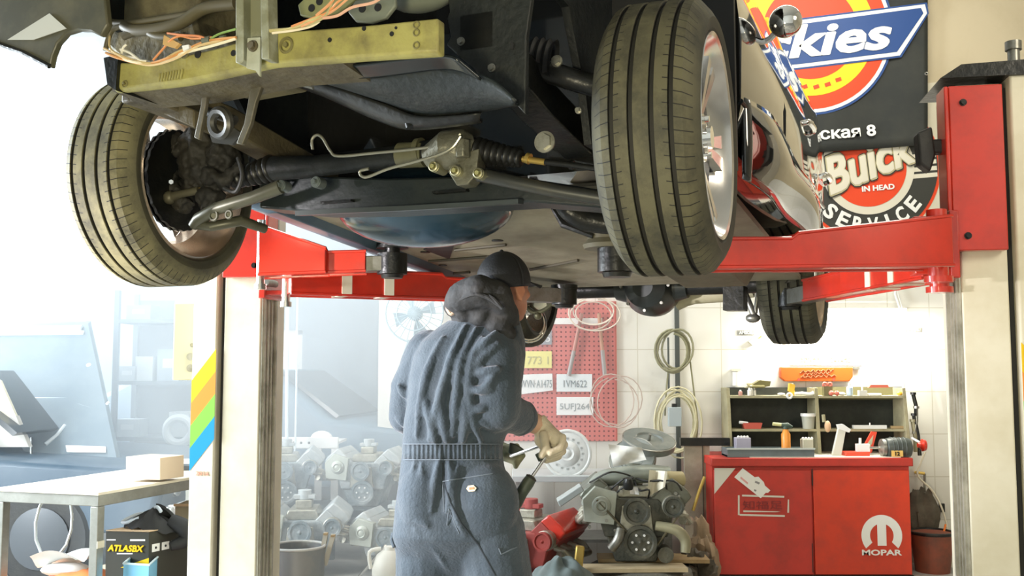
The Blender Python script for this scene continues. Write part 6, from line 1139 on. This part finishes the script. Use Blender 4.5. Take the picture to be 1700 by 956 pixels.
bm2.prism(c4, (0, 0, .005)); part('basket_walls', bm2, mat('basket_blue', (.20, .50, .72), .4), bbn); part('basket_rim', MB().tube([p+V((0, 0, ht)) for p in c4], .005, 8, closed=True), mat('basket_rim', (.6, .75, .82), .4), bbn)
solo('paper_waste', MB().grid(lambda s_, t_: V((W(262+50*s_, 945, 4.85).x, 4.78+.16*t_, zs+.005+.05*abs(sin(7*s_+3*t_))*(1-abs(2*t_-1)*.5))), 18, 10), mat('waste_white', (.75, .72, .62), .8), 'crumpled pale paper between the black carton and the crate', 'paper')
solo('coiled_hose', MB().tube([P_(.30+.12*cos(a*.5), .50, .62+.16*sin(a*.5)) for a in range(0, 14)], .007, 6), mat('hose_clear', (.55, .6, .62), .3), 'thin clear hose looped behind the front leg of the bench', 'hose')
# ================================================================== MECHANIC
DM = 3.6
def Q(px, py, dd=0.0): return W(px, py, DM+dd)
PXM = DM/FPX
mech = None
def capsule(mb, p, q, r0, r1, n=18, steps=6):
    p, q = V(p), V(q)
    for k in range(steps+1):
        t = k/steps; mb.sph(p.lerp(q, t), r0+(r1-r0)*t, n)
    return mb.cyl(p, q, r0, r1, n=n)
def skinned(name, mb, m, par, vox, smooth=6, label=None, disp=None):
    o = part(name, mb, m, par, label) if par else None
    r = o.modifiers.new('merge', 'REMESH'); r.mode = 'VOXEL'; r.voxel_size = vox; r.use_smooth_shade = True
    s = o.modifiers.new('soften', 'SMOOTH'); s.factor = .5; s.iterations = smooth
    if disp:
        tx = bpy.data.textures.new(name+'_folds', 'CLOUDS'); tx.noise_scale = disp[1]; tx.noise_depth = 3
        d = o.modifiers.new('folds', 'DISPLACE'); d.texture = tx; d.strength = disp[0]; d.mid_level = .5; d.texture_coords = 'LOCAL'
    return o
FW = V((.50, .866, 0)); RT = V((.866, -.50, 0)); UP = V((0, 0, 1))           # mechanic's heading
hF = V((.66, .74, .10)).normalized(); hR = V((.74, -.66, 0)).normalized(); hU = hR.cross(hF)
HM = M(((hR.x, hF.x, hU.x), (hR.y, hF.y, hU.y), (hR.z, hF.z, hU.z)))
skin = mat('skin', (.50, .22, .13), .5, dirt=(.42, .15, .08), dscale=14, dmix=.4)
HC = Q(838, 478)
def HP(x, y, z): return HC+HM @ V((x, y, z))
body = MB()
body.sph(HC+V((0, 0, .0)), (.076, .095, .105), 24, HM); body.sph(HP(0, .028, -.065), (.056, .066, .062), 20, HM); body.sph(HP(0, .055, -.105), (.028, .03, .022), 14, HM)
body.sph(HP(0, .101, -.035), (.014, .022, .020), 12, HM); body.sph(HP(0, .096, -.012), (.010, .014, .026), 10, HM)     # nose
body.sph(HP(0, .088, -.074), (.024, .012, .008), 12, HM); body.sph(HP(0, .087, -.084), (.021, .011, .007), 12, HM)     # lips
for s in (-1, 1):
    body.sph(HP(s*.032, .080, .004), (.016, .010, .008), 10, HM); body.sph(HP(s*.045, .060, -.030), (.020, .018, .018), 12, HM)   # brow, cheek
    body.sph(HP(s*.077, -.006, -.020), (.009, .018, .031), 14, HM); body.sph(HP(s*.080, -.004, -.045), (.008, .010, .010), 10, HM)
    body.torus(HP(s*.083, -.008, -.014), HM @ V((1, -.2*s, 0)), .019, .005, 20, 6)
capsule(body, HP(0, -.02, -.06), Q(825, 560, .02), .056, .062)
sh_l, sh_r = Q(722, 592, .06), Q(818, 590, -.05)
capsule(body, sh_l, sh_r, .055, .055); body.sph(Q(770, 640), (.15, .10, .22), 20); body.sph(Q(752, 740), (.13, .10, .16), 20); body.sph(Q(765, 830), (.15, .11, .14), 20)
capsule(body, Q(770, 600), Q(755, 800), .11, .12)
el_r, wr_r = Q(816, 682, -.06), Q(893, 705, .10)
el_l, wr_l = Q(676, 690, .14), Q(820, 742, .34)
capsule(body, sh_r, el_r, .045, .04); capsule(body, el_r, wr_r, .04, .030); capsule(body, sh_l, el_l, .045, .04); capsule(body, el_l, wr_l, .04, .028)
hipl, hipr = Q(720, 850, .04), Q(812, 850, -.04); knl, knr = Q(708, 1035, .06), Q(842, 1035, -.06); anl, anr = V((Q(712, 1100, .0).x, DM+.02, .10)), V((Q(862, 1100).x, DM-.06, .10))
for a, b, c in ((hipl, knl, anl), (hipr, knr, anr)): capsule(body, a, b, .075, .055); capsule(body, b, c, .052, .038); capsule(body, c, c+FW*.16-V((0, 0, .05)), .035, .03)
hdR = Q(914, 735, .11)
capsule(body, wr_r, Q(908, 722, .105), .028, .026)
base_m = thing('person', 'x', 'x', (0, 0, 0)); bpy.data.objects.remove(base_m)
pc = V((Q(765, 800).x, DM, 0))
me0 = solo('person', body, skin, 'person in dark blue coveralls and black cap seen from behind, holding a screwdriver', 'person')
r = me0.modifiers.new('merge', 'REMESH'); r.mode = 'VOXEL'; r.voxel_size = .006; r.use_smooth_shade = True
s = me0.modifiers.new('soften', 'SMOOTH'); s.iterations = 4
# ---- coverall: lofted trunk, sleeves and legs fused into one cloth surface
cloth = mat('coverall_cloth', (.046, .064, .082), .75, dirt=(.075, .096, .115), dscale=7, dmix=.6, bump=.35, bscale=120, spec=.25)
n = cloth.node_tree.nodes; n['Principled BSDF'].inputs['Sheen Weight'].default_value = .35; n['Principled BSDF'].inputs['Sheen Roughness'].default_value = .45; n['Principled BSDF'].inputs['Sheen Tint'].default_value = (.85, .85, .9, 1)
rings = [  # y, left x, right x, half depth (m), centre depth offset
 (532, 745, 862, .075, .0), (548, 722, 868, .10, .0), (566, 700, 872, .125, .0), (590, 688, 873, .14, .0), (630, 680, 868, .150, 0), (670, 676, 858, .150, 0), (705, 670, 846, .140, 0),
 (735, 667, 836, .130, 0), (752, 667, 835, .128, 0), (775, 665, 838, .135, 0), (810, 660, 850, .145, 0), (850, 655, 862, .155, 0), (885, 653, 872, .155, 0), (915, 656, 878, .135, .03), (960, 668, 880, .10, .05), (1000, 680, 880, .08, .05)]
NR = 64
def ringp(y, xl_, xr, hd, dc, a):
    cx_ = (xl_+xr)/2; hw = (xr-xl_)/2; sx = abs(cos(a))**.85*(1 if cos(a) >= 0 else -1); sy = abs(sin(a))**.85*(1 if sin(a) >= 0 else -1)
    return W(cx_+hw*sx, y, DM+dc)+V((0, -hd*sy, 0))
def surf(px, py, e=0.0):          # point of the back of the coverall that shows at this pixel
    k = 0
    while k < len(rings)-2 and rings[k+1][0] < py: k += 1
    a, b = rings[k], rings[k+1]; t = max(0, min(1, (py-a[0])/(b[0]-a[0]))); r_ = [a[i]+(b[i]-a[i])*t for i in range(5)]
    c = ((px-(r_[1]+r_[2])/2)/((r_[2]-r_[1])/2)); c = max(-.97, min(.97, c)); ca = abs(c)**(1/.85); sa = sqrt(max(0, 1-ca*ca))**.85
    return W(px, py, DM+r_[4]-r_[3]*sa-e)
cv = MB(); cv.loft([[ringp(*r_, 2*pi*k/NR) for k in range(NR)] for r_ in rings])
# seat of the trousers
cv.sph(Q(705, 828, -.055), (.095, .105, .14), 24); cv.sph(Q(803, 836, -.075), (.125, .105, .15), 24)
# sleeves
capsule(cv, Q(712, 585, .05), Q(682, 640, .06), .085, .072); capsule(cv, Q(682, 640, .06), el_l+V((.0, 0, .0)), .072, .068); capsule(cv, el_l, Q(745, 740, .27), .066, .058)
capsule(cv, Q(822, 590, -.05), Q(822, 640, -.09), .100, .094); capsule(cv, Q(822, 640, -.09), Q(824, 676, -.08), .094, .088); capsule(cv, Q(824, 676, -.08), Q(866, 694, .05), .080, .062)
# legs
for a, b, c in ((Q(716, 870, .03), Q(712, 1035, .05), anl), (Q(812, 880, -.02), Q(838, 1035, -.05), anr)):
    capsule(cv, a, b, .128, .118); capsule(cv, b, c+V((0, 0, .0)), .118, .095)
# raised cloth folds
def fold(pts, r0=.012, e=.004):
    p = crom([surf(x, y, e-.006) for x, y in pts], 4)
    k = len(p)
    for i, q in enumerate(p): cv.sph(q, r0*(.35+.65*sin(pi*(i+.5)/k)), 8)
    for i in range(k-1): cv.cyl(p[i], p[i+1], r0*(.35+.65*sin(pi*(i+.5)/k)), n=8)
for pts in ([(772, 540), (752, 585), (735, 640), (720, 700), (712, 732)], [(790, 545), (765, 600), (757, 660), (752, 725)], [(735, 560), (712, 610), (700, 660), (692, 725)], [(800, 560), (786, 590), (778, 640), (785, 700), (800, 735)], [(726, 650), (735, 700), (742, 734)], [(700, 640), (715, 700), (722, 734)], [(770, 660), (772, 700), (768, 734)]): fold(pts, .018, .017)
for pts in ([(690, 762), (684, 810), (690, 850)], [(730, 762), (722, 800), (716, 850)], [(745, 766), (748, 800), (742, 850)], [(672, 840), (690, 860), (712, 872)], [(700, 770), (702, 800), (712, 830)], [(760, 775), (752, 820), (762, 868), (800, 920), (830, 960)], [(690, 880), (720, 905), (745, 945)]): fold(pts, .014, .012)
def sfold(pts, r0=.017, dd=-.17):
    p = crom([Q(x, y, d_) for x, y, d_ in pts], 4); k = len(p)
    for i, q in enumerate(p): cv.sph(q, r0*(.35+.65*sin(pi*(i+.5)/k)), 8)
    for i in range(k-1): cv.cyl(p[i], p[i+1], r0*(.35+.65*sin(pi*(i+.5)/k)), n=8)
for pts in ([(780, 625, -.145), (795, 600, -.155), (828, 570, -.14)], [(778, 600, -.13), (800, 575, -.145), (825, 550, -.12)], [(772, 640, -.15), (795, 648, -.175), (818, 645, -.18)], [(772, 622, -.13), (800, 618, -.17), (830, 612, -.18)], [(768, 662, -.13), (786, 678, -.155), (806, 676, -.165)], [(780, 690, -.12), (800, 700, -.14), (825, 715, -.10)], [(790, 650, -.17), (808, 640, -.18), (822, 620, -.18)],
            [(660, 640, -.01), (670, 652, -.015), (684, 660, 0)], [(655, 668, .07), (668, 672, .06), (680, 684, .07)], [(657, 690, .08), (668, 700, .07), (680, 710, .08)]): sfold(pts)
cvo = skinned('coverall', cv, cloth, me0, .0065, 2, 'dark blue work coverall', (.010, .12))
# waistband with gathers, seams, pocket, patch
from mathutils.bvhtree import BVHTree
bpy.context.view_layer.update(); dg_ = bpy.context.evaluated_depsgraph_get(); ev_ = cvo.evaluated_get(dg_); em = ev_.to_mesh(); mw_ = MW[cvo.name]
bvh = BVHTree.FromPolygons([mw_ @ v_.co for v_ in em.vertices], [tuple(p.vertices) for p in em.polygons]); ev_.to_mesh_clear()
def hit(px, py, e=.002):
    r_ = ray(px, py).normalized(); h = bvh.ray_cast(V((0, 0, CAMZ)), r_)[0]
    return (h-r_*e) if h else surf(px, py, e)
wb_ = MB()
def band(y0_, y1_, e, n_=120):
    vs = []; fs = []
    for i in range(n_+1):
        x = 670+(833-670)*i/n_; g_ = .0025*sin(i*1.15)
        for y in (y0_, y1_): vs.append(hit(x, y, .006+g_))
    for i in range(n_): fs.append((2*i, 2*i+2, 2*i+3, 2*i+1))
    return vs, fs
wb_.add(*band(738, 762, .020)); wbo = part('waistband', wb_, cloth, me0, 'gathered elastic waistband'); so = wbo.modifiers.new('s', 'SOLIDIFY'); so.thickness = .008
seam = mat('seam_thread', (.12, .15, .18), .7)
sm = MB()
for y in (737, 763): sm.tube([hit(x, y, .010) for x in range(670, 834, 6)], .0018, 6)
part('waist_seam', sm, seam, wbo)
pk = MB(); out3 = [(735, 799), (818, 786), (828, 800), (830, 850), (745, 862), (737, 830)]
def dense(pts, closed=True, k=8):
    o_ = []
    for i in range(len(pts) if closed else len(pts)-1):
        a, b = pts[i], pts[(i+1) % len(pts)]
        for j in range(k): o_.append((a[0]+(b[0]-a[0])*j/k, a[1]+(b[1]-a[1])*j/k))
    if not closed: o_.append(pts[-1])
    return o_
pk.tube([hit(x, y) for x, y in dense([(737, 850), (735, 799), (818, 786)], False)], .0022, 6)
part('hip_pocket_seam', pk, seam, me0)
lp_ = MB(); pts = [(774, 811), (777, 806), (786, 805), (791, 810), (788, 815), (778, 816)]; lp_.prism([hit(x, y, .004) for x, y in pts], (0, -.0015, 0)); part('label_patch', lp_, mat('patch_cream', (.62, .52, .36), .6), me0, 'small cream cloth patch')
l2 = MB(); l2.prism([hit(x, y, .0065) for x, y in ((779, 809), (786, 808), (787, 812), (779, 813))], (0, -.001, 0)); part('patch_badge', l2, mat('patch_rust', (.5, .18, .07), .6), me0)
pf_ = MB(); pf_.tube([hit(x, y) for x, y in dense([(828, 910), (832, 920), (858, 908)], False)], .0024, 6).tube([hit(x, y) for x, y in dense([(742, 872), (770, 920), (790, 956)], False)][:1]+[hit(x, y) for x, y in dense([(745, 845), (762, 885)], False)], .0018, 6); cs_ = MB().tube([hit(x, y, -.0005) for x, y in dense([(735, 768), (737, 800), (748, 835), (765, 868), (795, 905), (822, 955)], False, 5)], .0035, 6); part('crease_shade', cs_, mat('crease_dark', (.02, .028, .036), .8), me0)  # dark tube paints the shaded crease between the legs
part('leg_pocket_seam', pf_, seam, me0)
pocketflap = MB().tube([Q(653, 885, -.02), Q(651, 897, -.03), Q(655, 908, -.04)], .008, 8); part('tool_loop', pocketflap, cloth, me0)
# cuff of the right sleeve and hood
cf = MB().lathe([(-.02, .064), (.0, .066), (.012, .060), (.010, .050)], Q(868, 695, .055), (Q(893, 705, .10)-Q(866, 694, .05)), 28); part('sleeve_cuff', cf, cloth, me0)
hoodm = mat('hood_cloth', (.022, .024, .026), .8, dirt=(.05, .045, .04), dscale=12, bump=.3)
hd_ = MB()
hp2 = [Q(752, 508, -.06), Q(765, 492, -.12), Q(795, 482, -.15), Q(828, 492, -.14), Q(842, 518, -.09), Q(850, 545, .0)]
for i in range(5): capsule(hd_, hp2[i], hp2[i+1], (.036, .052, .058, .050, .040)[i], (.052, .058, .050, .040, .03)[i])
for i, (x, y, r_) in enumerate(((770, 512, .045), (800, 515, .06), (826, 534, .052), (842, 554, .034))): hd_.sph(Q(x, y, -.08), r_, 14)
capsule(hd_, Q(752, 508, -.04), Q(790, 500, .10), .036, .04); capsule(hd_, Q(790, 500, .10), Q(848, 552, .12), .04, .026); capsule(hd_, Q(775, 530, -.02), Q(840, 556, 0), .055, .042)
ho2 = skinned('hood', hd_, hoodm, me0, .007, 4, 'black hood folded down at the neck', (.014, .05))
hl2 = MB().tube([Q(748, 500, -.085), Q(744, 510, -.09), Q(750, 520, -.09), Q(757, 512, -.10)], [.008, .011, .010, .006], 8, smooth=4); part('hood_lining', hl2, mat('lining_tan', (.45, .33, .24), .7), ho2)
cr_ = MB()
for k in range(3): cr_.tube([Q(762+14*k, 498-3*k, -.165), Q(790+12*k, 488+2*k, -.205), Q(822+6*k, 500+6*k, -.20)], .007, 8, smooth=4)
part('hood_fold', cr_, hoodm, ho2)
# cap and hair
hair = MB(); hair.sph(HP(0, -.012, -.006), (.082, .094, .088), 28, HM)
hv = [p for p in hair.v]
hr = part('hair', hair, mat('hair_black', (.012, .011, .012), .7, bump=.5, bscale=200), me0, 'short black hair')
bmx = bmesh.new(); bmx.from_mesh(hr.data)
inv = MW[hr.name].inverted(); kill = []
for v_ in bmx.verts:
    q = HM.transposed() @ ((MW[me0.name] @ v_.co)-HC)
    if q.y > .035 and q.z < .05 or q.z < -.078 or (q.y > -.040 and q.z < .012): kill.append(v_)
bmesh.ops.delete(bmx, geom=kill, context='VERTS'); bmx.to_mesh(hr.data); bmx.free()
cp2 = MB(); capm = mat('cap_black', (.016, .018, .022), .7, bump=.2, bscale=150)
def capf(s_, t_):
    a = 2*pi*s_; ph = t_*pi/2*1.12; x, y, z = .087*sin(ph)*cos(a), .104*sin(ph)*sin(a), .108*cos(ph)
    return HP(x, y-.004, z+.022)
cp2.grid(capf, 48, 16); co_ = part('cap', cp2, capm, me0, 'black baseball cap worn forward'); so = co_.modifiers.new('s', 'SOLIDIFY'); so.thickness = .004; so.offset = 1
bmx = bmesh.new(); bmx.from_mesh(co_.data); kill = []       # the opening above the strap at the back
for f in bmx.faces:
    q = HM.transposed() @ ((MW[me0.name] @ f.calc_center_median())-HC)
    if q.y < -.05 and ((q.x+.010)/.040)**2+((q.z-.010)/.034)**2 < 1: kill.append(f)
bmesh.ops.delete(bmx, geom=kill, context='FACES'); bmx.to_mesh(co_.data); bmx.free()
part('cap_button', MB().sph(HP(0, -.004, .132), .008, 12), capm, co_)
st2 = MB().tube([HP(.087*sin(a), -.004-.104*cos(a), -.018) for a in [R(-60+5*k) for k in range(25)]], .007, 8); part('cap_strap', st2, capm, co_)
bill = MB().grid(lambda s_, t_: HP(-.075+.15*s_, .075+.085*t_*(1-(2*s_-1)**2*.55)+.025*(1-(2*s_-1)**2), .022-.012*(2*s_-1)**2-.018*t_), 14, 8); bo2 = part('cap_brim', bill, capm, co_); so = bo2.modifiers.new('s', 'SOLIDIFY'); so.thickness = .004
# gloves with separate fingers
glv = mat('glove_cream', (.62, .55, .40), .7, dirt=(.48, .42, .30), dscale=20, dmix=.6, bump=.3, bscale=140)
g = MB(); A0 = Q(893, 706, .10)
capsule(g, Q(897, 706, .10), Q(908, 722, .10), .036, .043, steps=5)
kn0 = [Q(934, 726, .05), Q(937, 738, .07), Q(934, 749, .10), Q(927, 757, .13)]      # knuckles
capsule(g, Q(908, 720, .09), Q(924, 733, .07), .038, .036); capsule(g, Q(908, 724, .11), Q(918, 742, .12), .038, .032); capsule(g, Q(900, 730, .10), Q(912, 745, .11), .030, .028)
for i, k_ in enumerate(kn0):
    ln_ = (.030, .034, .032, .025)[i]
    root = Q(918, 730+3*i, .08+.015*i); m1 = Q(930-2*i, 744+5*i, .02+.03*i); m2 = Q(913-2*i, 752+4*i, .0+.03*i); tp = Q(902-1*i, 748+4*i, .03+.03*i)
    capsule(g, root, k_, .017, .0155, 10, 4); capsule(g, k_, m1, .0155, .014, 10, 4); capsule(g, m1, m2, .014, .013, 10, 4); capsule(g, m2, tp, .013, .011, 10, 3)
capsule(g, Q(902, 722, .05), Q(906, 742, .01), .018, .016, 10, 4); capsule(g, Q(906, 742, .01), Q(899, 756, -.005), .016, .013, 10, 4)   # thumb
skinned('glove', g, glv, me0, .0045, 3, 'cream work glove on the right hand')
part('glove_cuff', MB().lathe([(-.012, .037), (.0, .040), (.010, .038), (.012, .032)], Q(893, 703, .10), Q(908, 722, .10)-Q(893, 703, .10), 28), glv, me0)
fs_ = MB(); capsule(fs_, Q(868, 694, .055), Q(893, 705, .10), .043, .037); part('forearm_sleeve', fs_, mat('skin_light', (.60, .38, .26), .6), me0, 'bare forearm between cuff and glove')
g = MB(); b0 = .26
capsule(g, wr_l, Q(842, 752, .30), .032, .034)
for i in range(4):
    capsule(g, Q(842, 746+5*i, .30-.01*i), Q(855, 748+6*i, .26-.01*i), .015, .0135, 10, 4); capsule(g, Q(855, 748+6*i, .26-.01*i), Q(868-3*i, 756+4*i, .24), .0135, .012, 10, 3); capsule(g, Q(868-3*i, 756+4*i, .24), Q(856, 762+4*i, .23), .012, .011, 10, 3)
capsule(g, Q(838, 744, .28), Q(858, 741, .24), .016, .013, 10, 4)
skinned('glove', g, mat('glove_green', (.20, .22, .13), .7, dirt=(.55, .5, .3), dscale=14, dmix=.8), me0, .0045, 3, 'green and cream glove on the left hand')
# boots
for c in (anl, anr):
    b_ = MB(); capsule(b_, c+V((0, 0, .06)), c+V((0, 0, -.02)), .06, .055); capsule(b_, c-FW*.04-V((0, 0, .045)), c+FW*.17-V((0, 0, .055)), .048, .042); skinned('boot', b_, mat('boot_black', (.02, .018, .016), .5), me0, .009, 3, 'black work boot')
    part('boot_sole', MB().prism([c+FW*x+RT*y+V((0, 0, -.099)) for x, y in ((-.09, -.035), (-.09, .035), (.1, .052), (.21, .035), (.21, -.035), (.1, -.052))], (0, 0, .02)), rubber_strip, me0)
# ---- tools held in the hands
t = thing('screwdriver', 'large black handled screwdriver held in the cream gloved hand', 'screwdriver', Q(852, 838, .0))
a, b = Q(903, 762, .04), Q(884, 790, .03); part('shaft', MB().cyl(a+(a-b)*.4, b, .0065, n=12), brightmet, t)
c3 = Q(850, 842, .02); ax5 = (c3-b); part('handle', MB().lathe([(0, .012), (.006, .020), (.03, .023), (.07, .022), (.11, .027), (.135, .024), (.145, .012)], b, ax5, 20, cap=True), mat('handle_olive', (.05, .065, .045), .45, dirt=(.12, .12, .08)), t)
part('grip_ring', MB().torus(b+ax5.normalized()*.008, ax5, .018, .004, 20, 6), black_rub, t)
t = thing('ratchet', 'thin shiny steel rod with dark grip held level between both hands', 'ratchet', Q(870, 750, .12)); part('shaft', MB().cyl(Q(848, 757, .20), Q(897, 740, .09), .0062, n=12), brightmet, t)
part('dark_grip', MB().prism([Q(x, y, .22) for x, y in ((846, 735), (858, 738), (872, 748), (870, 754), (852, 757), (844, 752))], (0, .035, 0)), mat('grip_green', (.035, .05, .035), .5), t, bev=.004); part('tip_grip', MB().cyl(Q(893, 752, .05), Q(899, 764, .05), .012, n=12), mat('grip_green', (.035, .05, .035), .5), t)
